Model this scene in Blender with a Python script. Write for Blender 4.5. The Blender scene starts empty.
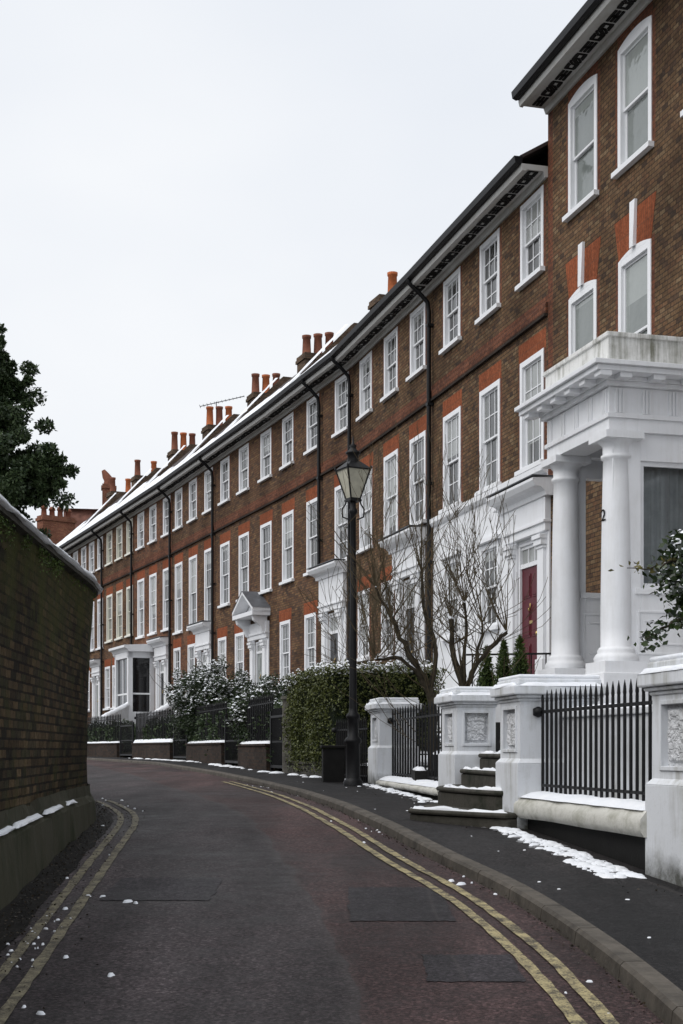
import bpy, bmesh, math, random
import numpy as np
from mathutils import Vector, Matrix, noise
random.seed(7); rng = np.random.default_rng(7)
R = math.radians
scene = bpy.context.scene
col = scene.collection

# ------------------------------------------------------------------ node helpers
class NT:
    def __init__(s, m):
        s.t = m.node_tree; s.n = s.t.nodes; s.l = s.t.links
    def new(s, typ, **kw):
        nd = s.n.new(typ)
        for k, v in kw.items(): setattr(nd, k, v)
        return nd
    def link(s, a, b): s.l.new(a, b)
    def math(s, op, a, b=None, c=None, clamp=False):
        nd = s.new('ShaderNodeMath', operation=op); nd.use_clamp = clamp
        for i, v in enumerate((a, b, c)):
            if v is None: continue
            if isinstance(v, (int, float)): nd.inputs[i].default_value = v
            else: s.link(v, nd.inputs[i])
        return nd.outputs[0]
    def mix(s, f, a, b, blend='MIX'):
        nd = s.new('ShaderNodeMix', data_type='RGBA', blend_type=blend)
        for i, v in ((0, f), (6, a), (7, b)):
            if isinstance(v, (int, float)): nd.inputs[i].default_value = v
            elif isinstance(v, tuple): nd.inputs[i].default_value = (*v, 1)
            else: s.link(v, nd.inputs[i])
        return nd.outputs[2]
    def noise(s, vec, scale, detail=4, rough=.55, dim='3D'):
        nd = s.new('ShaderNodeTexNoise', noise_dimensions=dim)
        nd.inputs['Scale'].default_value = scale; nd.inputs['Detail'].default_value = detail
        nd.inputs['Roughness'].default_value = rough
        if vec is not None: s.link(vec, nd.inputs['Vector'])
        return nd.outputs[0]
    def ramp(s, f, stops, interp='LINEAR'):
        nd = s.new('ShaderNodeValToRGB'); cr = nd.color_ramp; cr.interpolation = interp
        while len(cr.elements) < len(stops): cr.elements.new(.5)
        for e, (p, c) in zip(cr.elements, stops):
            e.position = p; e.color = (*c, 1) if isinstance(c, tuple) else (c, c, c, 1)
        s.link(f, nd.inputs[0]); return nd.outputs[0]
    def mapping(s, vec, scale=(1, 1, 1), rot=(0, 0, 0)):
        nd = s.new('ShaderNodeMapping'); nd.inputs['Scale'].default_value = scale; nd.inputs['Rotation'].default_value = rot
        s.link(vec, nd.inputs['Vector']); return nd.outputs[0]

def mat(name):
    m = bpy.data.materials.new(name); m.use_nodes = True
    nt = NT(m); b = nt.n['Principled BSDF']
    return m, nt, b
def setc(b, c): b.inputs['Base Color'].default_value = (*c, 1)

def bump(nt, b, h, strength=.4, dist=.01):
    nd = nt.new('ShaderNodeBump'); nd.inputs['Strength'].default_value = strength; nd.inputs['Distance'].default_value = dist
    nt.link(h, nd.inputs['Height']); nt.link(nd.outputs[0], b.inputs['Normal'])

def brick_mat(name, cols, mortar, bw=.225, bh=.075, stain=.5, moss=None, rough=.9, flat_top=None):
    m, nt, b = mat(name)
    tc = nt.new('ShaderNodeTexCoord'); sep = nt.new('ShaderNodeSeparateXYZ'); nt.link(tc.outputs['UV'], sep.inputs[0])
    wob = nt.noise(tc.outputs['UV'], 6, 2)
    wob = nt.math('MULTIPLY', nt.math('SUBTRACT', wob, .5), .012)
    v = nt.math('DIVIDE', nt.math('ADD', sep.outputs[1], wob), bh); row = nt.math('FLOOR', v)
    u = nt.math('ADD', nt.math('DIVIDE', nt.math('ADD', sep.outputs[0], wob), bw), nt.math('MULTIPLY', nt.math('MODULO', row, 2.0), .5))
    cell = nt.math('FLOOR', u)
    cmb = nt.new('ShaderNodeCombineXYZ'); nt.link(cell, cmb.inputs[0]); nt.link(row, cmb.inputs[1])
    wn = nt.new('ShaderNodeTexWhiteNoise', noise_dimensions='2D'); nt.link(cmb.outputs[0], wn.inputs[0])
    n = len(cols)
    bc = nt.ramp(wn.outputs[0], [((i + .5) / n, c) for i, c in enumerate(cols)])
    fu = nt.math('FRACT', u); fv = nt.math('FRACT', v)
    mu = nt.math('LESS_THAN', fu, .014 / bw); mv = nt.math('LESS_THAN', fv, .017 / bh)
    mo = nt.math('MAXIMUM', mu, mv)
    ob = tc.outputs['Object']
    big = nt.noise(ob, .55, 5, .6); fine = nt.noise(ob, 17, 5, .8)
    c = nt.mix(nt.math('MULTIPLY', mo, .85), bc, mortar)
    sh = nt.ramp(big, [(.3, 1 - stain), (.62, 1.12)])
    c = nt.mix(1.0, c, sh, 'MULTIPLY')
    c = nt.mix(1.0, c, nt.ramp(fine, [(.35, .62), (.65, 1.38)]), 'MULTIPLY')
    if moss:
        sp = nt.new('ShaderNodeSeparateXYZ'); nt.link(ob, sp.inputs[0])
        hz = nt.math('MULTIPLY_ADD', sp.outputs[2], moss[1], moss[2], clamp=True)
        mn = nt.noise(ob, 2.2, 6, .7)
        f = nt.math('MULTIPLY', nt.ramp(nt.math('ADD', mn, nt.math('MULTIPLY', hz, .28)), [(.52, 0.0), (.78, 1.0)]), .85)
        c = nt.mix(f, c, moss[0])
    nt.link(c, b.inputs['Base Color']); b.inputs['Roughness'].default_value = rough
    b.inputs['Specular IOR Level'].default_value = .12
    h = nt.math('SUBTRACT', nt.math('MULTIPLY', fine, .9 if moss else .5), mo)
    bump(nt, b, h, 1.0 if moss else .5, .02 if moss else .008)
    return m

def paint_mat(name, c, dirt=(.35, .33, .26), amt=.35, rough=.5, streak=True, vermic=False, zdirt=None, bumpy=.15):
    m, nt, b = mat(name)
    tc = nt.new('ShaderNodeTexCoord'); ob = tc.outputs['Object']
    a = nt.noise(ob, 1.7, 6, .65)
    s = nt.noise(nt.mapping(ob, (9, 9, .8) if streak else (5, 5, 5)), 1.0, 5, .7)
    f = nt.math('MULTIPLY', nt.ramp(nt.math('MULTIPLY', a, s), [(.22, 0.0), (.42, 1.0)]), amt)
    cc = nt.mix(f, c, dirt)
    cc = nt.mix(nt.math('MULTIPLY', nt.ramp(nt.noise(ob, 40, 3), [(.6, 0.0), (.8, 1.0)]), amt * .3), cc, dirt)
    if zdirt:
        sp = nt.new('ShaderNodeSeparateXYZ'); nt.link(ob, sp.inputs[0])
        hz = nt.math('MULTIPLY_ADD', sp.outputs[2], -zdirt[1], zdirt[2], clamp=True)
        g = nt.ramp(nt.math('MULTIPLY', hz, nt.math('ADD', nt.noise(ob, 6, 6, .75), .25)), [(.35, 0.0), (.75, 1.0)])
        cc = nt.mix(nt.math('MULTIPLY', g, .9), cc, zdirt[0])
    nt.link(cc, b.inputs['Base Color']); b.inputs['Roughness'].default_value = rough
    b.inputs['Specular IOR Level'].default_value = .3
    h = nt.noise(ob, 22, 4)
    if vermic:
        vo = nt.new('ShaderNodeTexVoronoi', feature='DISTANCE_TO_EDGE'); vo.inputs['Scale'].default_value = 26
        wv = nt.new('ShaderNodeVectorMath', operation='ADD'); nt.link(ob, wv.inputs[0])
        nn = nt.new('ShaderNodeTexNoise'); nn.inputs['Scale'].default_value = 18; nt.link(ob, nn.inputs['Vector'])
        ms = nt.new('ShaderNodeVectorMath', operation='SCALE'); ms.inputs['Scale'].default_value = .06
        nt.link(nn.outputs[1], ms.inputs[0]); nt.link(ms.outputs[0], wv.inputs[1]); nt.link(wv.outputs[0], vo.inputs['Vector'])
        h = nt.ramp(vo.outputs[0], [(.02, 0.0), (.2, 1.0)])
        bump(nt, b, h, .6, .015)
    else: bump(nt, b, h, bumpy, .01)
    return m

def plain(name, c, rough=.6, spec=.4, nscale=8, var=.25, bmp=.2, metallic=0):
    m, nt, b = mat(name)
    tc = nt.new('ShaderNodeTexCoord'); ob = tc.outputs['Object']
    n = nt.noise(ob, nscale, 5, .65)
    c2 = tuple(x * (1 - var) for x in c); c3 = tuple(min(1, x * (1 + var)) for x in c)
    nt.link(nt.ramp(n, [(.3, c2), (.7, c3)]), b.inputs['Base Color'])
    b.inputs['Roughness'].default_value = rough; b.inputs['Specular IOR Level'].default_value = spec
    b.inputs['Metallic'].default_value = metallic
    bump(nt, b, nt.noise(ob, nscale * 5, 4), bmp, .01)
    return m

def leaf_mat(name, c1, c2, rough=.45, trans=.15):
    m, nt, b = mat(name)
    g = nt.new('ShaderNodeNewGeometry'); tc = nt.new('ShaderNodeTexCoord')
    n = nt.noise(tc.outputs['Object'], 1.6, 3)
    f = nt.math('ADD', nt.math('MULTIPLY', g.outputs['Random Per Island'], .6), nt.math('MULTIPLY', n, .5))
    nt.link(nt.ramp(f, [(.2, c1), (.85, c2)]), b.inputs['Base Color'])
    b.inputs['Roughness'].default_value = rough; b.inputs['Specular IOR Level'].default_value = .35
    return m

M = {}
M['stock'] = brick_mat('stock_brick', [(.155, .094, .050), (.125, .075, .042), (.185, .112, .060), (.14, .078, .044), (.065, .045, .033), (.165, .088, .048), (.215, .148, .085), (.13, .075, .042)], (.042, .033, .026), bw=.17, stain=.55)
M['stock2'] = brick_mat('brown_stock_brick', [(.16, .09, .05), (.115, .062, .038), (.20, .12, .062), (.13, .068, .04), (.07, .045, .034), (.15, .088, .052)], (.055, .043, .034), stain=.5)
M['stock3'] = brick_mat('reddish_brick', [(.19, .085, .045), (.14, .062, .036), (.21, .11, .06), (.16, .07, .04), (.10, .055, .038)], (.11, .08, .062), stain=.45)
M['red'] = brick_mat('red_dressing_brick', [(.18, .070, .040), (.145, .058, .035), (.21, .085, .048), (.115, .048, .032)], (.09, .05, .035), bw=.112, stain=.4)
M['rubbed'] = brick_mat('rubbed_red_brick', [(.27, .078, .034), (.235, .068, .03), (.30, .09, .04)], (.17, .07, .04), bw=.07, bh=.36, stain=.35)
M['darkbrick'] = brick_mat('dark_brick', [(.045, .032, .026), (.06, .04, .03), (.035, .028, .024)], (.04, .035, .03), stain=.4)
M['old'] = brick_mat('old_wall_brick', [(.072, .050, .028), (.042, .031, .02), (.115, .080, .045), (.066, .052, .032), (.022, .019, .015), (.05, .045, .026)], (.010, .009, .008), bw=.2, bh=.07, stain=.65,
                     moss=((.045, .048, .012), .8, -1.25), rough=.85)
M['chim'] = brick_mat('chimney_brick', [(.12, .085, .055), (.09, .06, .045), (.15, .10, .065)], (.1, .085, .07), stain=.5)
M['farred'] = brick_mat('far_red_brick', [(.25, .095, .06), (.20, .08, .05), (.28, .12, .07)], (.18, .12, .09), stain=.35)
M['white'] = paint_mat('white_stucco', (.80, .81, .83), dirt=(.42, .41, .37), amt=.24)
M['joinery'] = paint_mat('white_joinery', (.84, .85, .87), amt=.14, rough=.35, bumpy=.05)
M['cream'] = paint_mat('cream_joinery', (.78, .77, .68), amt=.08, rough=.35, bumpy=.05)
M['stained'] = paint_mat('weathered_white_stone', (.72, .72, .70), dirt=(.10, .10, .055), amt=.85, rough=.8)
M['pier'] = paint_mat('pier_render', (.72, .74, .77), dirt=(.22, .21, .15), amt=.55, rough=.75, zdirt=((.035, .035, .02), 2.4, 1.0))
M['verm'] = paint_mat('vermiculated_stone', (.66, .67, .69), dirt=(.2, .2, .17), amt=.5, rough=.85, vermic=True)
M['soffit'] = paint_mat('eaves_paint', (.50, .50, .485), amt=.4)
M['black'] = plain('black_iron', (.008, .008, .009), .5, .28, 12, .3)
M['blackwood'] = plain('black_paint', (.010, .0095, .009), .7, .2)
M['lead'] = plain('lead_sheet', (.10, .105, .115), .5, .4, 4)
M['stone'] = plain('worn_stone', (.17, .16, .14), .85, .3, 5, .4)
M['kerb'] = plain('granite_kerb', (.088, .076, .062), .8, .35, 5, .45, .5)
M['tile'] = plain('roof_tile', (.055, .042, .038), .8, .3, 6, .4)
M['redtile'] = plain('red_clay_tile', (.15, .07, .052), .85, .2, 1.6, .5)
M['pot'] = plain('terracotta', (.42, .125, .045), .8, .3, 4, .25)
M['pot2'] = plain('dark_terracotta', (.20, .075, .045), .8, .3, 4, .3)
M['reddoor'] = plain('deep_red_gloss', (.085, .004, .011), .4, .2, 3, .1, .02)
M['greydoor'] = plain('grey_door', (.26, .28, .27), .4, .4, 3, .1, .05)
M['darkdoor'] = plain('dark_door', (.03, .03, .032), .35, .4, 3, .1, .05)
M['brass'] = plain('brass', (.45, .32, .12), .35, .5, 3, .1, .05, 1)
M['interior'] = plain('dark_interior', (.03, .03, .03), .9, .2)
M['curtain'] = plain('pale_curtain', (.45, .46, .47), .9, .2, 3, .15)
M['bark'] = plain('bark', (.045, .037, .026), .9, .2, 14, .45, .7)
M['twig'] = plain('twig_bark', (.085, .066, .040), .9, .2, 9, .35)
M['soil'] = plain('garden_soil', (.04, .035, .026), .95, .2, 3, .4, .8)
M['mossstone'] = paint_mat('mossy_stone', (.060, .055, .045), dirt=(.010, .014, .006), amt=.95, rough=.8, bumpy=.9, streak=False)
M['mossrend'] = paint_mat('mossy_render', (.05, .047, .03), dirt=(.018, .024, .008), amt=.9, rough=.85, bumpy=.6)
M['coping'] = paint_mat('coping_stone', (.62, .61, .56), dirt=(.20, .20, .13), amt=.7, rough=.85, bumpy=.8, streak=False)
M['frost'] = plain('frosted_glass', (.52, .50, .40), .35, .5, 9, .14, .05)
M['gutterdark'] = plain('dark_gutter_strip', (.013, .0115, .010), .8, .15, 6, .6, 1.0)
M['litter'] = leaf_mat('dead_leaves', (.014, .011, .008), (.05, .036, .02))
M['holmoak'] = leaf_mat('holm_oak_leaf', (.014, .030, .012), (.075, .11, .045))
M['hedge'] = leaf_mat('hedge_leaf', (.026, .038, .009), (.125, .14, .035))
M['laurel'] = leaf_mat('laurel_leaf', (.010, .020, .008), (.05, .075, .03), .3)
M['holly'] = leaf_mat('camellia_leaf', (.008, .018, .008), (.045, .07, .022), .25)
M['olive'] = leaf_mat('yellowing_leaf', (.09, .085, .02), (.17, .15, .05))
M['conifer'] = leaf_mat('conifer_leaf', (.03, .06, .012), (.11, .16, .035), .6)
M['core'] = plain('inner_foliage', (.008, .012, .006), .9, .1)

def snow_mat():
    m, nt, b = mat('snow'); tc = nt.new('ShaderNodeTexCoord'); ob = tc.outputs['Object']
    nt.link(nt.ramp(nt.noise(ob, 3, 5), [(.3, (.80, .83, .88)), (.7, (.90, .91, .93))]), b.inputs['Base Color'])
    b.inputs['Roughness'].default_value = .7; b.inputs['Specular IOR Level'].default_value = .2
    bump(nt, b, nt.noise(ob, 18, 5, .65), .5, .02)
    return m
M['snow'] = snow_mat()

def pane_mat(name='window_glass', pale=0.0):
    m, nt, b = mat(name); oi = nt.new('ShaderNodeObjectInfo'); tc = nt.new('ShaderNodeTexCoord'); R_ = oi.outputs['Random']
    sp = nt.new('ShaderNodeSeparateXYZ'); nt.link(tc.outputs['Object'], sp.inputs[0])
    wn = nt.new('ShaderNodeTexWhiteNoise', noise_dimensions='1D'); nt.link(R_, wn.inputs['W'])
    w2 = nt.new('ShaderNodeTexWhiteNoise', noise_dimensions='1D'); nt.link(nt.math('ADD', R_, 3.3), w2.inputs['W'])
    # a blind drawn to a different height, and curtains of different width, in each room
    blind = nt.math('GREATER_THAN', sp.outputs[2], nt.math('MULTIPLY_ADD', wn.outputs[0], 2.6, .25))
    ax = nt.math('ABSOLUTE', nt.math('ADD', sp.outputs[0], nt.math('MULTIPLY', nt.noise(tc.outputs['Object'], 3, 2), .05)))
    curt = nt.math('GREATER_THAN', ax, nt.math('MULTIPLY_ADD', w2.outputs[0], .5, .18))
    fold = nt.ramp(nt.noise(nt.mapping(tc.outputs['Object'], (22, 1, .6)), 1.0, 2), [(.3, .5), (.7, 1.1)])
    room = nt.mix(nt.noise(tc.outputs['Object'], 1.8, 4), (.008, .009, .010), (.075, .075, .07))
    c = nt.mix(curt, room, nt.mix(1.0, (.26, .27, .265), fold, 'MULTIPLY'))
    c = nt.mix(blind, c, (.30, .31, .30))
    if pale: c = nt.mix(pale, c, (.34, .38, .36))  # pale reflections put into the base colour of the glass
    nt.link(c, b.inputs['Base Color'])
    b.inputs['Roughness'].default_value = .05; b.inputs['Specular IOR Level'].default_value = .7
    bump(nt, b, nt.noise(tc.outputs['Object'], 3.5, 2), .3, .05)
    return m
M['reflpane'] = pane_mat('pale_reflection_glass', .5)
M['pane'] = pane_mat()
def clear_mat():
    m, nt, b = mat('clear_glass')
    out = nt.n['Material Output']; tr = nt.new('ShaderNodeBsdfTransparent'); tr.inputs[0].default_value = (.85, .88, .88, 1)
    gl = nt.new('ShaderNodeBsdfGlossy'); gl.inputs['Roughness'].default_value = .02
    fr = nt.new('ShaderNodeFresnel'); fr.inputs[0].default_value = 1.5
    mx = nt.new('ShaderNodeMixShader'); nt.link(fr.outputs[0], mx.inputs[0]); nt.link(tr.outputs[0], mx.inputs[1]); nt.link(gl.outputs[0], mx.inputs[2])
    nt.link(mx.outputs[0], out.inputs[0]); return m
M['clear'] = clear_mat()
M['darkpane'] = plain('dark_window_glass', (.012, .012, .013), .08, .5, 2, .3, .03)

def road_mat(name, left, right, rough=(.5, .85)):
    m, nt, b = mat(name); tc = nt.new('ShaderNodeTexCoord'); ob = tc.outputs['Object']
    sep = nt.new('ShaderNodeSeparateXYZ'); nt.link(tc.outputs['UV'], sep.inputs[0])
    wig = nt.noise(ob, .8, 4)
    side = nt.math('GREATER_THAN', nt.math('ADD', sep.outputs[0], nt.math('MULTIPLY', wig, .10)), .66)
    big = nt.noise(ob, .5, 6, .6); mid = nt.noise(ob, 5, 5, .7); fin = nt.noise(ob, 42, 5, .85)
    c = nt.mix(side, left, right)
    c = nt.mix(1.0, c, nt.ramp(big, [(.3, .62), (.7, 1.45)]), 'MULTIPLY')
    c = nt.mix(1.0, c, nt.ramp(mid, [(.25, .75), (.75, 1.25)]), 'MULTIPLY')
    vo = nt.new('ShaderNodeTexVoronoi'); vo.inputs['Scale'].default_value = 60; nt.link(ob, vo.inputs['Vector'])
    c = nt.mix(1.0, c, nt.ramp(vo.outputs['Color'], [(.15, .62), (.55, .98), (.85, 1.75)]), 'MULTIPLY')
    c = nt.mix(1.0, c, nt.ramp(fin, [(.40, .5), (.5, 1.0), (.60, 1.6)]), 'MULTIPLY')
    wet = nt.noise(nt.mapping(ob, (1.3, .22, 1)), 1.0, 5, .6)
    c = nt.mix(1.0, c, nt.ramp(wet, [(.36, .62), (.5, 1.0), (.64, 1.55)]), 'MULTIPLY')
    # worn pale band along the old seam
    d = nt.math('ABSOLUTE', nt.math('SUBTRACT', nt.math('ADD', sep.outputs[0], nt.math('MULTIPLY', wig, .10)), .655))
    c = nt.mix(nt.ramp(d, [(.0, .30), (.02, 0.0)]), c, (.075, .065, .062))
    nt.link(c, b.inputs['Base Color'])
    nt.link(nt.ramp(nt.math('ADD', nt.math('MULTIPLY', big, .6), nt.math('MULTIPLY', mid, .4)), [(.35, rough[0]), (.65, rough[1])]), b.inputs['Roughness'])
    b.inputs['Specular IOR Level'].default_value = .2
    bump(nt, b, nt.math('ADD', fin, nt.math('MULTIPLY', mid, .6)), .6, .006)
    return m
M['road'] = road_mat('road_asphalt', (.041, .0335, .0345), (.047, .0285, .0275))
M['pave'] = road_mat('pavement_asphalt', (.015, .0135, .0135), (.015, .0135, .0135), (.5, .85))
M['patch'] = road_mat('patch_asphalt', (.027, .0235, .026), (.027, .0235, .026), (.5, .8))
def line_mat(name, c):
    m, nt, b = mat(name); tc = nt.new('ShaderNodeTexCoord'); ob = tc.outputs['Object']
    n = nt.noise(ob, 9, 6, .75); f2 = nt.noise(ob, 90, 3, .8)
    w = nt.ramp(nt.math('ADD', nt.math('MULTIPLY', n, .6), nt.math('MULTIPLY', f2, .4)), [(.44, 0.0), (.56, 1.0)])
    nt.link(nt.mix(w, (.06, .05, .035), c), b.inputs['Base Color']); b.inputs['Roughness'].default_value = .75
    bump(nt, b, f2, .5, .005); return m
M['yellow'] = line_mat('worn_yellow_paint', (.42, .35, .18))
M['yellow2'] = line_mat('dirty_yellow_paint', (.25, .22, .14))

# ------------------------------------------------------------------ mesh builder
class MB:
    def __init__(s, z0=0): s.v = []; s.f = []; s.m = []; s.sm = []; s.z0 = z0
    def q(s, pts, m=0, smooth=False):
        k = len(s.v); s.v += [(p[0], p[1], p[2] - s.z0) for p in pts]; s.f.append(tuple(range(k, k + len(pts)))); s.m.append(m); s.sm.append(smooth)
    def idx(s, verts, faces, m=0, smooth=False):
        k = len(s.v); s.v += [(p[0], p[1], p[2] - s.z0) for p in verts]
        for f in faces: s.f.append(tuple(k + i for i in f)); s.m.append(m); s.sm.append(smooth)
    def box(s, x0, x1, y0, y1, z0, z1, m=0):
        x0, x1 = min(x0, x1), max(x0, x1); y0, y1 = min(y0, y1), max(y0, y1)
        v = [(x, y, z) for z in (z0, z1) for y in (y0, y1) for x in (x0, x1)]
        s.idx(v, [(0, 2, 3, 1), (4, 5, 7, 6), (0, 1, 5, 4), (2, 6, 7, 3), (0, 4, 6, 2), (1, 3, 7, 5)], m)
    def obox(s, c, hx, hy, z0, z1, ang, m=0):
        ca, sa = math.cos(ang), math.sin(ang)
        v = [(c[0] + x * ca - y * sa, c[1] + x * sa + y * ca, z) for z in (z0, z1) for y in (-hy, hy) for x in (-hx, hx)]
        s.idx(v, [(0, 2, 3, 1), (4, 5, 7, 6), (0, 1, 5, 4), (2, 6, 7, 3), (0, 4, 6, 2), (1, 3, 7, 5)], m)
    def prism(s, prof, u0, u1, m=0, smooth=False):      # profile of (y,z) pushed along x
        n = len(prof); v = [(u0, y, z) for y, z in prof] + [(u1, y, z) for y, z in prof]
        s.idx(v, [(i, (i + 1) % n, (i + 1) % n + n, i + n) for i in range(n)], m, smooth)
        s.idx(v, [tuple(range(n))[::-1], tuple(range(n, 2 * n))], m)
    def poly(s, pts, z0, z1, m=0):                       # outline in plan, extruded upward
        n = len(pts); v = [(x, y, z0) for x, y in pts] + [(x, y, z1) for x, y in pts]
        s.idx(v, [(i, (i + 1) % n, (i + 1) % n + n, i + n) for i in range(n)] + [tuple(range(n))[::-1], tuple(range(n, 2 * n))], m)
    def lathe(s, prof, c=(0, 0), seg=24, m=0, smooth=True):
        n = len(prof); v = []
        for r, z in prof:
            for k in range(seg):
                a = 2 * math.pi * k / seg; v.append((c[0] + r * math.cos(a), c[1] + r * math.sin(a), z))
        f = [(i * seg + k, i * seg + (k + 1) % seg, (i + 1) * seg + (k + 1) % seg, (i + 1) * seg + k) for i in range(n - 1) for k in range(seg)]
        s.idx(v, f, m, smooth)
        s.idx(v, [tuple(range(seg))[::-1], tuple(range((n - 1) * seg, n * seg))], m)
    def tube(s, pts, rad, seg=6, m=0, cap=True):
        pts = [Vector(p) for p in pts]
        if isinstance(rad, (int, float)): rad = [rad] * len(pts)
        v = []
        for i, p in enumerate(pts):
            t = (pts[min(i + 1, len(pts) - 1)] - pts[max(i - 1, 0)]).normalized()
            a = t.orthogonal().normalized() if i == 0 else (a - t * a.dot(t)).normalized()
            b = t.cross(a)
            for k in range(seg):
                th = 2 * math.pi * k / seg; w = p + (a * math.cos(th) + b * math.sin(th)) * rad[i]; v.append(tuple(w))
        n = len(pts)
        s.idx(v, [(i * seg + k, i * seg + (k + 1) % seg, (i + 1) * seg + (k + 1) % seg, (i + 1) * seg + k) for i in range(n - 1) for k in range(seg)], m, seg > 4)
        if cap: s.idx(v, [tuple(range(seg))[::-1], tuple(range((n - 1) * seg, n * seg))], m)
    def build(s, name, mats, parent=None, bevel=0, uv=True):
        me = bpy.data.meshes.new(name); me.from_pydata(s.v, [], s.f)
        if not isinstance(mats, (list, tuple)): mats = [mats]
        for mm in mats: me.materials.append(mm)
        me.polygons.foreach_set('material_index', s.m); me.polygons.foreach_set('use_smooth', s.sm)
        if uv and len(s.f) < 20000:
            ul = me.uv_layers.new(name='UVMap'); d = ul.data
            for p in me.polygons:
                n = p.normal
                for li in p.loop_indices:
                    c = me.vertices[me.loops[li].vertex_index].co
                    z = c.z + s.z0
                    if abs(n.z) > .7: d[li].uv = (c.x, c.y)
                    elif abs(n.x) > abs(n.y): d[li].uv = (c.y, z)
                    else: d[li].uv = (c.x, z)
        me.update()
        return link(name, me, parent, bevel)

def link(name, me, parent=None, bevel=0):
    o = bpy.data.objects.new(name, me); col.objects.link(o)
    if parent: o.parent = parent
    if bevel:
        b = o.modifiers.new('bevel', 'BEVEL'); b.width = bevel; b.segments = 2; b.limit_method = 'ANGLE'; b.angle_limit = R(40)
    return o
def tag(o, label, cat, group=None, kind=None):
    if label: o['label'] = label
    if cat: o['category'] = cat
    if group: o['group'] = group
    if kind: o['kind'] = kind
    return o
def empty(name, loc, rz=0):
    o = bpy.data.objects.new(name, None); col.objects.link(o); o.location = loc; o.rotation_euler = (0, 0, rz); o.empty_display_size = .2
    return o
def copy_tree(o, parent=None):
    c = o.copy(); col.objects.link(c); c.parent = parent
    for ch in list(o.children):
        copy_tree(ch, c)
    return c
def struct(o): o['kind'] = 'structure'; return o

# ------------------------------------------------------------------ terrain profile and plan curves (metres; z=0 is the eye of a standing person)
PROF = [(-60, -2.9), (-20, -2.1), (0, -1.42), (4, -1.24), (6, -1.14), (8, -1.02), (10.2, -.885), (13, -.73), (17, -.62), (22, -.55), (30, -.45), (40, -.35), (50, -.29), (60, -.26), (100, -.2), (900, -.2)]
def itp(path, t):
    if t <= path[0][0]: return path[0][1]
    for a, b in zip(path, path[1:]):
        if t <= b[0]: return a[1] + (b[1] - a[1]) * (t - a[0]) / (b[0] - a[0])
    return path[-1][1]
def smooth(path, t, w=.8):
    return sum(itp(path, t + d * w) for d in (-1, -.5, 0, .5, 1)) / 5
def PZ(y): return smooth(PROF, y)                 # pavement level
def RZ(y): return PZ(y) - .07
KERB = [(-60, 2.0), (-5, 1.7), (2, 1.55), (5, 1.47), (6, 1.46), (6.73, 1.44), (7.89, 1.36), (9.68, 1.13), (10.54, .93), (12.12, .63), (13.94, .36), (16.1, .04), (20.15, -.63), (24.9, -1.62), (29.3, -2.62), (40.4, -5.41), (50.4, -9.07), (60, -13.2), (80, -22.5), (120, -42)]
LEFT = [(-60, -2.6), (0, -1.75), (5, -1.95), (9.15, -2.23), (11.66, -2.44), (14.6, -2.68), (15.8, -2.86), (17.2, -3.25), (19.3, -4.05), (22, -5.0), (30, -7.2), (40, -10.2), (50, -14), (60, -18.4), (80, -27.5), (120, -47)]
FRONT = [(-60, 3.4), (6, 2.95), (9.29, 2.364), (10.05, 2.2), (13.05, 1.665), (13.76, 1.56), (16.2, 1.33), (17.04, 1.21), (22, .6), (22.9, .45), (25, -.12), (28.4, -1.08), (31, -1.8), (41, -4.2), (51, -7.8), (61, -12.0), (80, -21), (120, -40)]
def KX(y): return smooth(KERB, y, .6)
def LX(y): return smooth(LEFT, y, .5)
def FX(y): return itp(FRONT, y)

def ribbon(name, fa, fb, za, zb, ys, m, cols=6, uvw=True):
    v = []; f = []; uv = []
    for y in ys:
        a, b = fa(y), fb(y)
        for k in range(cols + 1):
            t = k / cols; v.append((a + (b - a) * t, y, za(y) + (zb(y) - za(y)) * t)); uv.append((t, y))
    n = cols + 1
    for i in range(len(ys) - 1):
        for k in range(cols):
            f.append((i * n + k, i * n + k + 1, (i + 1) * n + k + 1, (i + 1) * n + k))
    me = bpy.data.meshes.new(name); me.from_pydata(v, [], f); me.materials.append(m)
    ul = me.uv_layers.new(name='UVMap')
    for l in me.loops: ul.data[l.index].uv = uv[l.vertex_index]
    for p in me.polygons: p.use_smooth = True
    return struct(link(name, me))
YS = [-40, -30, -20, -12, -6, -3] + [i * .35 for i in range(0, 90)] + [32 + i * 1.0 for i in range(0, 50)] + [85, 90, 100, 120]
# one ground sheet reaching the horizon
gx = [-600, -200, -80, -40, -20, -10, -6, -4, -3, -2, -1, 0, 1, 2, 3, 4, 6, 10, 20, 40, 80, 200, 600]
gy = [-300, -60] + YS + [200, 500, 900]
v = [(x, y, PZ(y) - .16) for y in gy for x in gx]; n = len(gx)
f = [(i * n + k, i * n + k + 1, (i + 1) * n + k + 1, (i + 1) * n + k) for i in range(len(gy) - 1) for k in range(n - 1)]
me = bpy.data.meshes.new('ground'); me.from_pydata(v, [], f); me.materials.append(M['soil']); struct(link('ground', me))
ribbon('road', LX, lambda y: KX(y) - .04, RZ, RZ, YS, M['road'], 10)
ribbon('pavement', lambda y: KX(y) + .04, lambda y: FX(y) + .5, PZ, PZ, YS, M['pave'], 5)

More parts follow.
